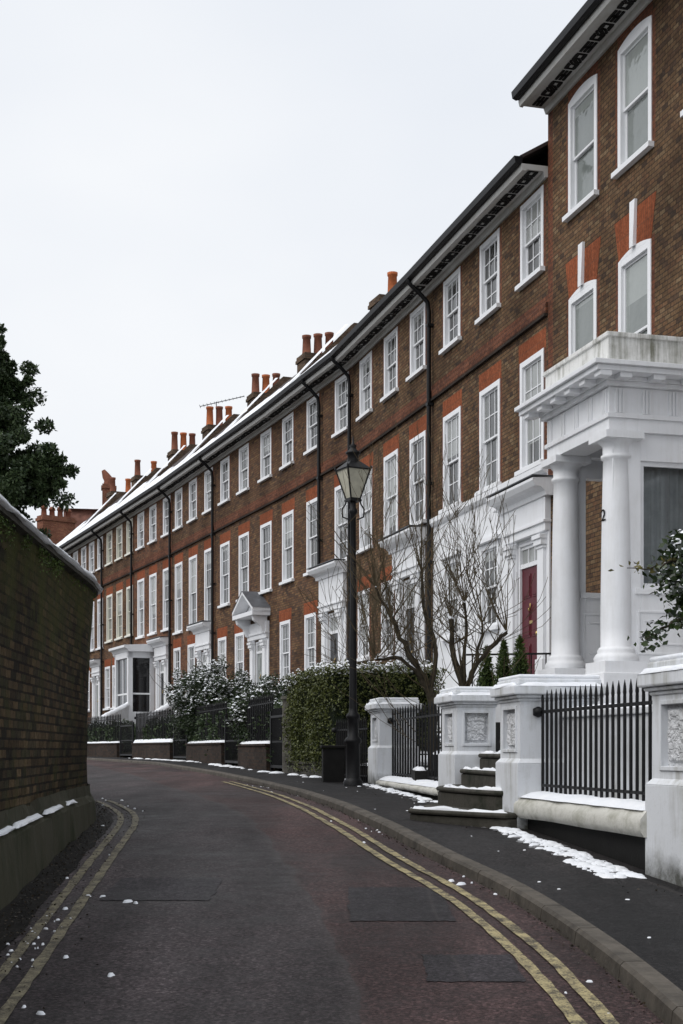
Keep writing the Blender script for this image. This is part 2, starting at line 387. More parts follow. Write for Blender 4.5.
# kerb stones as one run of granite blocks with joints
kb = MB(); y = -20.0
while y < 70:
    L = random.choice((.75, .9, .95)); y1 = y + L; k = max(1, int(L / .3))
    for i in range(k):
        ya = y + L * i / k; yb = y + L * (i + 1) / k - (.012 if i == k - 1 else 0)
        pa, pb = (KX(ya), ya), (KX(yb), yb)
        w = .125
        za, zb = PZ(ya) + .004, PZ(yb) + .004
        dz = .11
        t = Vector((pb[0] - pa[0], pb[1] - pa[1])).normalized(); nx, ny = t.y, -t.x
        def P(p, o, z): return (p[0] + nx * o, p[1] + ny * o, z)
        A = [P(pa, -.012, za - dz), P(pa, 0, za - .02), P(pa, .02, za), P(pa, w, za)]
        B = [P(pb, -.012, zb - dz), P(pb, 0, zb - .02), P(pb, .02, zb), P(pb, w, zb)]
        for j in range(3): kb.q([A[j], A[j + 1], B[j + 1], B[j]])
        if i == k - 1: kb.q([B[0], B[1], B[2], B[3], P(pb, w, zb - dz)])
        if i == 0: kb.q([A[0], A[1], A[2], A[3], P(pa, w, za - dz)][::-1])
    y = y1
struct(kb.build('kerb', M['kerb']))

def stripe(name, fx, off, w, y0, y1, m, lift, ragged=.006, step=.16):
    mb = MB(); ys = []; yy = y0
    while yy < y1: ys.append(yy); yy += step * (1 + max(0, yy - 10) * .05)
    L = []
    for yy in ys:
        dx = (fx(yy + .1) - fx(yy - .1)) / .2; nl = math.hypot(1, dx)
        nx, ny = 1 / nl, -dx / nl
        r1, r2 = (random.uniform(-ragged, ragged) for _ in range(2))
        ww = w / 2
        c = (fx(yy) + nx * off, yy + ny * off)
        a = (c[0] - nx * (ww + r1), c[1] - ny * (ww + r1)); b = (c[0] + nx * (ww + r2), c[1] + ny * (ww + r2))
        L.append(((a[0], a[1], RZ(a[1]) + lift), (b[0], b[1], RZ(b[1]) + lift)))
    for (a, b), (c, d) in zip(L, L[1:]): mb.q([a, b, d, c])
    return struct(mb.build(name, m))
for off in (-.27, -.42): stripe('yellow_line', KX, off, .066, -6, 25.5, M['yellow'], .008)
LINE = [(-8, -1.15), (0, -1.3), (5, -1.42), (6.18, -1.51), (7.71, -1.61), (9.67, -1.75), (12.48, -1.95), (14.0, -2.07), (15.2, -2.23), (16.12, -2.41), (17.2, -2.72), (18.25, -3.0), (20, -3.7), (24, -5)]
def LLX(y): return smooth(LINE, y, .5)
for off in (0, -.155): stripe('yellow_line', LLX, off, .064, -6, 18.6, M['yellow2'], .008)
# darker strip between the left wall and the lines
ribbon('gutter', lambda y: LX(y) - .02, lambda y: LLX(y) - .24 + .05 * noise.noise(Vector((y * 2, 0, 0))), lambda y: RZ(y) + .004, lambda y: RZ(y) + .004, [y for y in YS if -6 < y < 20], M['gutterdark'], 4)
# re-laid asphalt patches
def patch(y0, y1, xa, xb):
    mb = MB(); N = 26; K = 12; g = []
    for i in range(N + 1):
        for j in range(K + 1):
            x = xa + (xb - xa) * i / N; y = y0 + (y1 - y0) * j / K
            if i in (0, N): x += random.gauss(0, .006)
            if j in (0, K): y += random.gauss(0, .008) + .015 * noise.noise(Vector((x * 2, y, 3)))
            g.append((x, y, RZ(y) + .004))
    mb.idx(g, [(i * (K + 1) + j, (i + 1) * (K + 1) + j, (i + 1) * (K + 1) + j + 1, i * (K + 1) + j + 1) for i in range(N) for j in range(K)])
    struct(mb.build('road_patch', M['patch']))
patch(9.35, 10.35, -1.62, -.88); patch(8.6, 9.9, .05, .70); patch(6.95, 7.6, .43, .92)

# ------------------------------------------------------------------ snow helpers
def snow_run(mb, pts, w, h, seg=.09, noise_amt=.35, edge=.02):
    """ rounded ridge of snow along a 3-D path (pts), width w, height h """
    P = [Vector(p) for p in pts]; S = []
    for a, b in zip(P, P[1:]):
        k = max(1, int((b - a).length / seg)); S += [a.lerp(b, i / k) for i in range(k)]
    S.append(P[-1]); rows = []
    for i, p in enumerate(S):
        t = (S[min(i + 1, len(S) - 1)] - S[max(i - 1, 0)]); t.z = 0; t.normalize(); nr = Vector((t.y, -t.x, 0))
        row = []
        for j, x in enumerate((-1, -.9, -.5, 0, .5, .9, 1)):
            nn = noise.noise(p * 4 + Vector((j * .7, 3, 1))); n2 = noise.noise(p * 11 + Vector((j, 9, 2)))
            hh = h * max(.05, (1 - abs(x) ** 3.2) + noise_amt * nn + .15 * n2) if abs(x) < 1 else -.004
            if i in (0, len(S) - 1): hh = -.004
            row.append(tuple(p + nr * (x * w / 2 + edge * nn * (abs(x) > .8)) + Vector((0, 0, hh))))
        rows.append(row)
    n = 7; v = [q for r in rows for q in r]
    mb.idx(v, [(i * n + k, i * n + k + 1, (i + 1) * n + k + 1, (i + 1) * n + k) for i in range(len(rows) - 1) for k in range(n - 1)], 0, True)
def snow_blob(mb, x, y, z, r, h, stretch=1, ang=0):
    n = 9; ca, sa = math.cos(ang), math.sin(ang); v = [(x, y, z + h)]; ph = random.random() * 9
    for ring, hh in ((.55, .75), (1, -.01)):
        for k in range(n):
            a = 2 * math.pi * k / n; rr = r * ring * (1 + .38 * noise.noise(Vector((math.cos(a) * 1.7 + ph, math.sin(a) * 1.7, ring))))
            px, py = rr * math.cos(a) * stretch, rr * math.sin(a)
            v.append((x + px * ca - py * sa, y + px * sa + py * ca, z + (h * hh if hh > 0 else hh)))
    f = [(0, 1 + k, 1 + (k + 1) % n) for k in range(n)] + [(1 + k, 1 + n + k, 1 + n + (k + 1) % n, 1 + (k + 1) % n) for k in range(n)]
    mb.idx(v, f, 0, True)

# ------------------------------------------------------------------ foliage helpers
def leaves_mesh(name, P, size, m, parent=None, N=None, flat=0, aspect=.5, uvn=None):
    """ P: (n,3) array of leaf positions in local space; every leaf a bent four-point blade """
    n = len(P); P = np.asarray(P, float)
    d = rng.normal(size=(n, 3))
    if N is not None: d = d * .9 + N * .6
    if flat: d[:, 2] *= (1 - flat)
    d /= np.linalg.norm(d, axis=1)[:, None]
    s = np.cross(d, rng.normal(size=(n, 3))); s /= np.linalg.norm(s, axis=1)[:, None]
    L = (size * rng.uniform(.6, 1.25, n))[:, None]
    up = np.cross(d, s)
    a = P; b = P + d * L * .5 + s * L * aspect * .5 + up * L * .1; c = P + d * L; e = P + d * L * .5 - s * L * aspect * .5 + up * L * .1
    V = np.stack([a, b, c, e], 1).reshape(-1, 3)
    me = bpy.data.meshes.new(name); me.vertices.add(4 * n); me.vertices.foreach_set('co', V.ravel())
    me.loops.add(4 * n); me.loops.foreach_set('vertex_index', np.arange(4 * n)); me.polygons.add(n)
    me.polygons.foreach_set('loop_start', np.arange(0, 4 * n, 4)); me.polygons.foreach_set('loop_total', np.full(n, 4))
    me.materials.append(m); me.update(); me.validate()
    return link(name, me, parent)
def clump_points(centres, rad, per, sq=(1, 1, 1)):
    out = []
    for c, r in zip(centres, rad):
        d = rng.normal(size=(per, 3)); d /= np.linalg.norm(d, axis=1)[:, None]
        out.append(np.array(c) + d * (r * rng.uniform(.35, 1, per) ** .6)[:, None] * np.array(sq))
    return np.concatenate(out)
def snow_flakes(name, P, size, parent, m=None):
    mb = MB()
    for p in P:
        r = size * random.uniform(.5, 1.4); a0 = random.random() * 6
        v = [(p[0], p[1], p[2] + r * .45)] + [(p[0] + r * random.uniform(.6, 1.1) * math.cos(a0 + k * 1.257), p[1] + r * random.uniform(.6, 1.1) * math.sin(a0 + k * 1.257), p[2] - r * .1 + random.uniform(-.3, .2) * r) for k in range(5)]
        mb.idx(v, [(0, 1 + k, 1 + (k + 1) % 5) for k in range(5)], 0, True)
    return mb.build(name, M['snow'], parent, uv=False)
def grow(mb, p, d, L, r, lvl, spread=.5, up=.15, twist=.25, kids=(2, 4), tips=None, seg=5, rmin=.004, shrink=.72):
    pts = [p]; rad = [r]; n = 5 if lvl > 1 else 4; dd = d.normalized(); q = p.copy(); side = []
    for i in range(n):
        dd = (dd + Vector([random.gauss(0, twist) for _ in range(3)]) * .35 + Vector((0, 0, up * .3))).normalized()
        q = q + dd * (L / n); pts.append(q.copy()); rad.append(max(rmin, r * (1 - .5 * (i + 1) / n))); side.append((q.copy(), dd.copy()))
    mb.tube(pts, rad, seg if r > .02 else 4)
    if lvl <= 0:
        if tips is not None: tips.append(q.copy())
        return
    for k in range(random.randint(*kids)):
        b, bd = side[min(len(side) - 1, random.randint(1, n - 1))] if k else side[-1]
        nd = (bd + Vector((random.gauss(0, spread), random.gauss(0, spread), random.gauss(0, spread * .6) + up))).normalized()
        grow(mb, b, nd, L * random.uniform(shrink * .8, shrink * 1.15), max(rmin, rad[-1] * random.uniform(.65, .95)), lvl - 1, spread, up, twist, kids, tips, seg, rmin, shrink)

# ------------------------------------------------------------------ wall with openings (local x along the wall, y outward, z up)
def wall(mb, x0, x1, z0, z1, holes, matf, y=0.0, reveal=.12, rm=0, extra_x=(), extra_z=()):
    xs = {x0, x1} | set(extra_x); zs = {z0, z1} | set(extra_z)
    for h in holes:
        xs |= {h[0], h[1], h[0] - .11, h[1] + .11}; zs |= {h[2], h[3], h[3] + .36}
    xs = sorted(x for x in xs if x0 <= x <= x1); zs = sorted(z for z in zs if z0 <= z <= z1)
    xs = [x for i, x in enumerate(xs) if i == 0 or x - xs[i - 1] > 1e-4]; zs = [z for i, z in enumerate(zs) if i == 0 or z - zs[i - 1] > 1e-4]
    for a, b in zip(xs, xs[1:]):
        for c, d in zip(zs, zs[1:]):
            cx, cz = (a + b) / 2, (c + d) / 2
            if any(h[0] < cx < h[1] and h[2] < cz < h[3] for h in holes): continue
            mb.q([(b, y, c), (a, y, c), (a, y, d), (b, y, d)], matf(cx, cz))
    for h in holes:
        r = reveal if len(h) < 5 else h[4]
        mb.q([(h[0], y, h[2]), (h[0], y - r, h[2]), (h[0], y - r, h[3]), (h[0], y, h[3])], rm)
        mb.q([(h[1], y, h[2]), (h[1], y, h[3]), (h[1], y - r, h[3]), (h[1], y - r, h[2])], rm)
        mb.q([(h[0], y, h[3]), (h[0], y - r, h[3]), (h[1], y - r, h[3]), (h[1], y, h[3])], rm)
        mb.q([(h[0], y, h[2]), (h[1], y, h[2]), (h[1], y - r, h[2]), (h[0], y - r, h[2])], rm)

WCACHE = {}
def window(root, u, z, w, h, z0, wood='joinery', cols=3, rows=4, sill=True, arch=0, hood=False, split=.5, pane='pane'):
    """ sash window: frame (part) > sash, pane, sill (sub-parts) """
    key = (round(w, 2), round(h, 2), wood, cols, rows, sill, arch, hood, split, pane)
    if key not in WCACHE:
        f = MB(); t = .105; hw = w / 2
        f.box(-hw, -hw + t, -.115, .016, 0, h); f.box(hw - t, hw, -.115, .016, 0, h)
        f.box(-hw + t, hw - t, -.115, .012, h - t, h); f.box(-hw + t, hw - t, -.115, .012, 0, .05)
        if arch:
            n = 10
            for k in range(n):
                xa, xb = -hw + w * k / n, -hw + w * (k + 1) / n
                za, zb = h + arch * (1 - (2 * xa / w) ** 2), h + arch * (1 - (2 * xb / w) ** 2)
                v = [(xa, .014, h - .002), (xb, .014, h - .002), (xb, .014, zb), (xa, .014, za), (xa, -.1, h - .002), (xb, -.1, h - .002), (xb, -.1, zb), (xa, -.1, za)]
                f.idx(v, [(1, 0, 3, 2), (3, 7, 6, 2), (4, 5, 6, 7), (0, 1, 5, 4)])
        if hood: f.box(-hw - .1, hw + .1, 0.001, .12, h + .02, h + .10)
        s = MB(); p = MB(); iw = hw - t; ih0 = .05; ih1 = h - t; mid = ih0 + (ih1 - ih0) * split; st = .038; gb = .021
        for (a, b, y) in ((mid - .02, ih1, -.055), (ih0, mid + .02, -.095)):
            s.box(-iw, -iw + st, y - .018, y + .018, a, b); s.box(iw - st, iw, y - .018, y + .018, a, b)
            s.box(-iw + st, iw - st, y - .018, y + .016, b - st, b); s.box(-iw + st, iw - st, y - .018, y + .016, a, a + st)
            for c in range(1, cols):
                x = -iw + 2 * iw * c / cols; s.box(x - gb / 2, x + gb / 2, y - .012, y + .012, a + st, b - st)
            for r in range(1, rows // 2):
                zz = a + (b - a) * r / (rows // 2); s.box(-iw + st, iw - st, y - .010, y + .010, zz - gb / 2, zz + gb / 2)
            p.q([(iw - st, y - .004, a + st), (-iw + st, y - .004, a + st), (-iw + st, y - .004, b - st), (iw - st, y - .004, b - st)])
        k = MB(); k.box(-hw - .07, hw + .07, -.02, .10, -.085, -.002)
        WCACHE[key] = [f.build('window', M[wood]), s.build('sash', M[wood]), p.build('pane', M[pane]), k.build('sill', M[wood]) if sill else None]
        fr = WCACHE[key][0]
        for c in WCACHE[key][1:]:
            if c: c.parent = fr
    else:
        src = WCACHE[key]; fr = copy_tree(src[0])
    fr.parent = root; fr.location = (u, 0, z - z0)
    return fr

def door_leaf(root, z0, u0, u1, y, za, zb, m, name='door'):
    """ panelled leaf with raised panels, knocker and knob """
    d = MB(z0); d.box(u0, u1, y - .05, y, za, zb)
    w = u1 - u0
    for i in range(2):
        for a, b in ((.08, .30), (.36, .66), (.72, .94)):
            x0 = u0 + w * (.1 + .44 * i); x1 = x0 + w * .36; c, e = za + (zb - za) * a, za + (zb - za) * b
            d.box(x0, x1, y, y + .012, c, e); d.box(x0 + .04, x1 - .04, y + .012, y + .022, c + .04, e - .04)
    o = d.build(name, m, root, bevel=.004)
    k = MB(z0); zc = za + (zb - za) * .62; xc = (u0 + u1) / 2
    k.tube([(xc, y + .03, zc + .09), (xc - .04, y + .05, zc), (xc, y + .055, zc - .05), (xc + .04, y + .05, zc)], .012)
    lb = MB(z0); lb.box(xc - .11, xc + .11, y + .001, y + .018, za + 1.0, za + 1.06); lb.build('letter_plate', M['brass'], o)
    dk = MB(z0); dk.lathe([(.012, zc - .55), (.035, zc - .53), (.035, zc - .48), (.012, zc - .46)], (u0 + .1, y + .05), 10); dk.build('door_knob', M['brass'], o)
    k.build('knocker', M['brass'], o)
    return o

def doorcase(root, z0, uc, w, zf, zt, ztop, hw, door='darkdoor', style='flat', depth=.11, proj=.42, m='white'):
    """ lining, pilasters, entablature and hood round an opening; the door and its fanlight """
    W = M[m]; u0, u1 = uc - w / 2, uc + w / 2
    s = MB(z0)
    for sx in (-1, 1):
        a = uc + sx * (w / 2 + .015); b = uc + sx * hw
        s.box(a, b, .003, .04, zf, zt + .05)
        pa, pb = uc + sx * (w / 2 + .06), uc + sx * (w / 2 + .34)
        s.box(pa, pb, .04, .10, zf + .3, zt - .25); s.box(pa - .03 * sx, pb + .03 * sx, .04, .13, zf, zf + .3)
        s.box(pa - .02 * sx, pb + .02 * sx, .04, .12, zt - .25, zt - .19); s.box(pa - .04 * sx, pb + .04 * sx, .04, .16, zt - .19, zt - .08); s.box(pa - .055 * sx, pb + .055 * sx, .04, .19, zt - .08, zt)
    # jamb linings
    s.box(u0 + .002, u0 + .06, -depth, .0, zf, zt); s.box(u1 - .06, u1 - .002, -depth, .0, zf, zt); s.box(u0 + .06, u1 - .06, -depth, .0, zt - .06, zt - .002)
    s.box(uc - hw, uc + hw, .003, .12, zt + .052, ztop - .30); s.box(uc - hw - .02, uc + hw + .02, .003, .16, zt + .20, zt + .25)
    s.build('door_surround', W, root, bevel=.006)
    h = MB(z0)
    if style == 'flat':
        h.prism([(.003, ztop - .30), (.16, ztop - .30), (.18, ztop - .22), (.26, ztop - .16), (proj - .06, ztop - .14), (proj, ztop - .05), (proj, ztop), (.003, ztop + .03)], uc - hw - .14, uc + hw + .14)
        hd = h.build('hood', W, root, bevel=.005)
        l = MB(z0); l.box(uc - hw - .16, uc + hw + .16, .004, proj + .02, ztop + .032, ztop + .05); l.build('lead_flashing', M['lead'], hd)
    else:
        a, b = uc - hw - .1, uc + hw + .1; rise = .62; pr = proj + .2
        h.box(a, b, .003, pr, ztop - .14, ztop)
        h.poly_tri = None
        for y0, y1, k in ((.003, .2, .0),):
            v = [(a + .05, y0, ztop), (b - .05, y0, ztop), (uc, y0, ztop + rise - .1), (a + .05, y1, ztop), (b - .05, y1, ztop), (uc, y1, ztop + rise - .1)]
            h.idx(v, [(0, 1, 2), (5, 4, 3), (0, 3, 4, 1), (1, 4, 5, 2), (2, 5, 3, 0)])
        for e in (-1, 1):
            x = uc + e * (hw + .12)
            v = [(x, .003, ztop + .002), (uc, .003, ztop + rise), (uc, pr, ztop + rise), (x, pr, ztop + .002), (x, .003, ztop + .11), (uc, .003, ztop + rise + .11), (uc, pr, ztop + rise + .11), (x, pr, ztop + .11)]
            h.idx(v, [(0, 1, 2, 3), (7, 6, 5, 4), (3, 2, 6, 7), (0, 3, 7, 4), (1, 0, 4, 5)])
        for e in (-1, 1):
            x = uc + e * (hw - .12)
            h.prism([(.07, ztop - .75), (.2, ztop - .7), (.3, ztop - .45), (pr - .1, ztop - .3), (pr - .06, ztop - .142), (.07, ztop - .142)], x - .09, x + .09)
        hd = h.build('pediment', W, root, bevel=.005)
        l = MB(z0)
        for e in (-1, 1):
            x = uc + e * (hw + .14)
            l.q([(x, 0, ztop + .115), (uc, 0, ztop + rise + .115), (uc, pr + .02, ztop + rise + .115), (x, pr + .02, ztop + .115)])
        l.build('lead_roof', M['lead'], hd)
        sn = MB(z0); snow_run(sn, [(uc + .1, pr * .45, ztop + rise + .10), (uc + hw * .75, pr * .45, ztop + rise * .33 + .10)], pr * .6, .05); sn.build('snow', M['snow'], hd)
    y = -depth + .06; zd = zf + 2.1
    door_leaf(root, z0, u0 + .062, u1 - .062, y, zf + .02, zd, M[door])
    fl = MB(z0); fl.box(u0 + .06, u1 - .06, y - .05, y + .03, zd, zd + .08); fl.box(u0 + .06, u1 - .06, y - .04, y + .01, zt - .12, zt - .062)
    for k in range(1, 3): xx = u0 + .06 + (w - .12) * k / 3; fl.box(xx - .012, xx + .012, y - .03, y + .008, zd + .08, zt - .12)
    fo = fl.build('fanlight', W, root)
    g = MB(z0); g.q([(u1 - .06, y - .015, zd + .08), (u0 + .06, y - .015, zd + .08), (u0 + .06, y - .015, zt - .12), (u1 - .06, y - .015, zt - .12)]); g.build('pane', M['pane'], fo)
    st = MB(z0)
    for k in range(4): st.box(uc - hw - .05 * k, uc + hw + .05 * k, .004 if k else -depth, .35 + .3 * k, zf - .17 * (k + 1) - (.6 if k == 3 else 0), zf - .17 * k - .002)
    st.build('doorstep', M['stone'], root, bevel=.01)

def fretwork(mb, x0, x1, ya, yb, z, unit=1.05):
    n = max(1, round((x1 - x0) / unit)); U = (x1 - x0) / n; yc = (ya + yb) / 2; hh = (yb - ya) / 2
    def bar(p, q, w=.022):
        p, q = Vector((*p, 0)), Vector((*q, 0)); d = (q - p); mb.obox(((p.x + q.x) / 2, (p.y + q.y) / 2), d.length / 2, w, z - .014, z, math.atan2(d.y, d.x))
    for i in range(n):
        a = x0 + U * i; c = a + U * .27; r = hh * 1.15
        for s1 in (-1, 1):
            for s2 in (-1, 1): bar((c + s1 * r, yc), (c, yc + s2 * hh))
            bar((c + s1 * U * .25, yc - hh), (c + s1 * U * .25, yc + hh)); 
            for s2 in (-1, 1): bar((c + s1 * U * .24, yc + s2 * hh * .9), (c + s1 * r * .62, yc + s2 * hh * .9), .018); bar((c + s1 * U * .22, yc + s2 * hh * .55), (c + s1 * r * 1.0, yc + s2 * hh * .55), .018)
        mb.obox((c, yc), .035, .035, z - .014, z, R(45))
        d = a + U * .77
        for k in (-1, 0, 1): bar((d - U * .17, yc + k * hh * .7), (d + U * .17, yc + k * hh * .7), .024)
        bar((d, yc - hh * .7), (d, yc + hh * .7), .03)

FRET = {}
def eaves(root, z0, x0, x1, zs, proj=.52, returns=True):
    e = MB(z0)
    e.prism([(.002, zs - .10), (.05, zs - .10), (.09, zs), (proj - .10, zs), (proj - .08, zs - .03), (proj - .02, zs - .02), (proj, zs + .05), (proj, zs + .10), (.002, zs + .10)], x0, x1)
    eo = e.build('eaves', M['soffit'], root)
    f = MB(z0); fretwork(f, x0 + .04, x1 - .04, .17, .36, zs - .002); f.build('fretwork', M['blackwood'], eo)
    g = MB(z0); g.prism([(proj - .02, zs + .102), (proj + .05, zs + .08), (proj + .12, zs + .11), (proj + .14, zs + .225), (proj + .11, zs + .225), (proj - .02, zs + .225)], x0, x1)
    g.build('gutter', M['black'], root)

def downpipe(root, z0, x, zs, zb, proj=.6):
    p = MB(z0); p.tube([(x, proj, zs + .18), (x, proj - .02, zs + .02), (x, proj * .55, zs - .18), (x, .13, zs - .38), (x, .10, zs - .6), (x, .10, zb)], .052, 8)
    z = zs - .9
    while z > zb: p.box(x - .07, x + .07, .003, .155, z - .03, z + .03); z -= 1.8
    p.build('downpipe', M['black'], root)

def chimney(root, z0, x, y0, y1, zb, zt, pots, zp, m='chim'):
    c = MB(z0); c.box(x - .45, x + .45, y0, y1, zb, zt - .12); c.box(x - .50, x + .50, y0 - .05, y1 + .05, zt - .24, zt - .12); c.box(x - .47, x + .47, y0 - .02, y1 + .02, zt - .12, zt)
    co = c.build('chimney', M[m], root)
    n = len(pots)
    for i, (kind, hh) in enumerate(pots):
        yy = y0 + .22 + (y1 - y0 - .44) * (i / max(1, n - 1)); p = MB(z0)
        r = .17; H = zp - zt + hh
        p.lathe([(r + .02, zt), (r + .01, zt + .08), (r, zt + .1), (r * .86, zt + H - .12), (r * 1.0, zt + H - .10), (r * 1.05, zt + H), (r * .7, zt + H), (r * .7, zt + H - .1)], (x, yy), 12)
        p.build('chimney_pot', M['pot' if kind else 'pot2'], co)

def roof(root, z0, L, zs, yr, zr, ye=.55, snow=True, parapet=True, back=-9, m='tile'):
    r = MB(z0); prof = [(ye, zs), (yr, zr), (yr - 1.5, zr), (back, zs), (back, zs - .08), (yr - 1.5, zr - .08), (yr, zr - .10), (ye, zs - .06)]
    r.prism(prof, 0.0, L); r.build('roof', M[m], root)
    if snow:
        s = MB(z0); N = int(L / .22); K = 12; rows = []
        for i in range(N + 1):
            x = .2 + (L - .4) * i / N; row = []
            for k in range(K + 1):
                t = k / K * .97; nn = noise.noise(Vector((x * 1.3 + z0, t * 7, L))); h = .075 + .03 * nn
                hi = .62 + .30 * noise.noise(Vector((x * .55, L * 3, 5)))
                if t > hi: h = -.03
                if k == 0 or i in (0, N): h = -.02
                row.append((x, ye - .04 + (yr - ye) * t, zs + (zr - zs) * t + h))
            rows.append(row)
        n = K + 1; s.idx([p for r_ in rows for p in r_], [(i * n + k, i * n + k + 1, (i + 1) * n + k + 1, (i + 1) * n + k) for i in range(N) for k in range(K)], 0, True)
        s.build('roof_snow', M['snow'], root)
    if parapet:
        p = MB(z0)
        p.prism([(ye - .15, zs + .02), (yr, zr + .28), (yr - .5, zr + .28), (yr - .5, zr - .1), (ye - .15, zs - .2)], -.14, .14)
        po = p.build('parapet', M['chim'], root)
        s = MB(z0); snow_run(s, [(0, ye - .2, zs + .08), (0, yr + .2, zr + .10 + .12)], .26, .07); s.build('snow', M['snow'], po)

# ------------------------------------------------------------------ the curved terrace
BND = [(3.778, 25.612), (2.088, 31.945), (.314, 38.225), (-2.06, 44.711), (-4.632, 51.259), (-6.901, 56.997), (-9.317, 62.71), (-11.56, 68.002), (-14.326, 74.419), (-16.4, 79.0)]
SPEC = [
 dict(label='brick terraced house with white ground floor and deep red door, beside the columned porch', bays=(.75, 2.95, 5.25), mat='stock', z1=5.34, g=(2.5, 4.2), gb=(2.95, 5.25), door=(.88, 1.08, 1.37, 3.95, 4.92, 1.02, 'reddoor', 'flat'), stucco=True, wf=1.3, snow=False, pipe=None, roofp=(-3.6, 13.3)),
 dict(label='brick terraced house behind the two bare trees, its white door case flat topped', bays=(1.06, 3.13, 5.3), mat='stock', z1=5.34, g=(2.45, 4.25), gb=(3.4, 5.5), door=(1.6, 1.0, 1.3, 4.1, 5.13, 1.08, 'darkdoor', 'flat'), pipe=.0, snow=False, roofp=(-3.6, 13.2)),
 dict(label='brick terraced house whose hooded white doorway stands just behind the lamp post', bays=(.87, 3.36, 5.76), mat='stock2', z1=5.28, g=(2.1, 4.05), gb=(3.6, 6.05), door=(1.5, 1.0, 1.2, 3.9, 5.2, 1.02, 'darkdoor', 'flat'), pipe=.02, pipe2=2.55, roofp=(-2.6, 13.62)),
 dict(label='brick terraced house with a triangular pediment over its white front door', bays=(1.1, 3.5, 5.75), mat='stock2', z1=5.2, g=(2.1, 4.05), gb=(4.0, 6.1), door=(1.75, .9, 1.1, 3.6, 4.5, 1.0, 'greydoor', 'pediment'), pipe=None, roofp=(-2.6, 13.62)),
 dict(label='brick terraced house with very tall first floor windows, rising above the large snowy bush', bays=(.8, 2.97, 5.1), mat='stock2', gm='stock3', z1=4.72, z1t=7.48, g=(2.2, 4.1), gb=(3.2, 5.35), door=(1.3, .9, 1.1, 3.7, 4.7, .95, 'darkdoor', 'flat'), pipe=.0, roofp=(-2.6, 13.62)),
 dict(label='brick terraced house with the white bay window beside its front door', bays=(.75, 2.9, 4.9), mat='stock3', z1=4.98, z1t=7.5, g=(2.2, 4.0), gb=(), door=(1.4, .9, 1.1, 3.7, 4.6, .9, 'darkdoor', 'flat'), pipe=.0, bay=(2.75, 4.9), roofp=(-2.6, 13.62)),
 dict(label='brick terraced house with cream first floor windows, left of the white bay window', bays=(.65, 2.55, 4.5), mat='stock2', wood='cream', z1=5.2, g=(2.0, 4.0), gb=(3.4, 4.9), door=(1.2, .9, 1.1, 3.6, 4.4, .8, 'darkdoor', 'flat'), pipe=.0, roofp=(-2.6, 13.62)),
 dict(label='brick terraced house second from the far end, partly cut off by the dark garden wall', bays=(.65, 2.45, 4.2, 6.1), mat='stock2', z1=5.0, g=(2.0, 4.0), gb=(3.4, 5.0), door=(1.2, .9, 1.1, 3.6, 4.4, .8, 'greydoor', 'flat'), pipe=.0, roofp=(-2.6, 13.62)),
 dict(label='farthest brick house of the terrace, only its upper windows showing over the garden wall', bays=(.9, 2.9), mat='stock2', z1=5.0, g=(2.0, 4.0), gb=(3.4,), door=(1.2, .9, 1.1, 3.6, 4.4, .8, 'darkdoor', 'flat'), pipe=.0, roofp=(-2.6, 13.62)),
]
SOF = 10.58
HOUSE = []
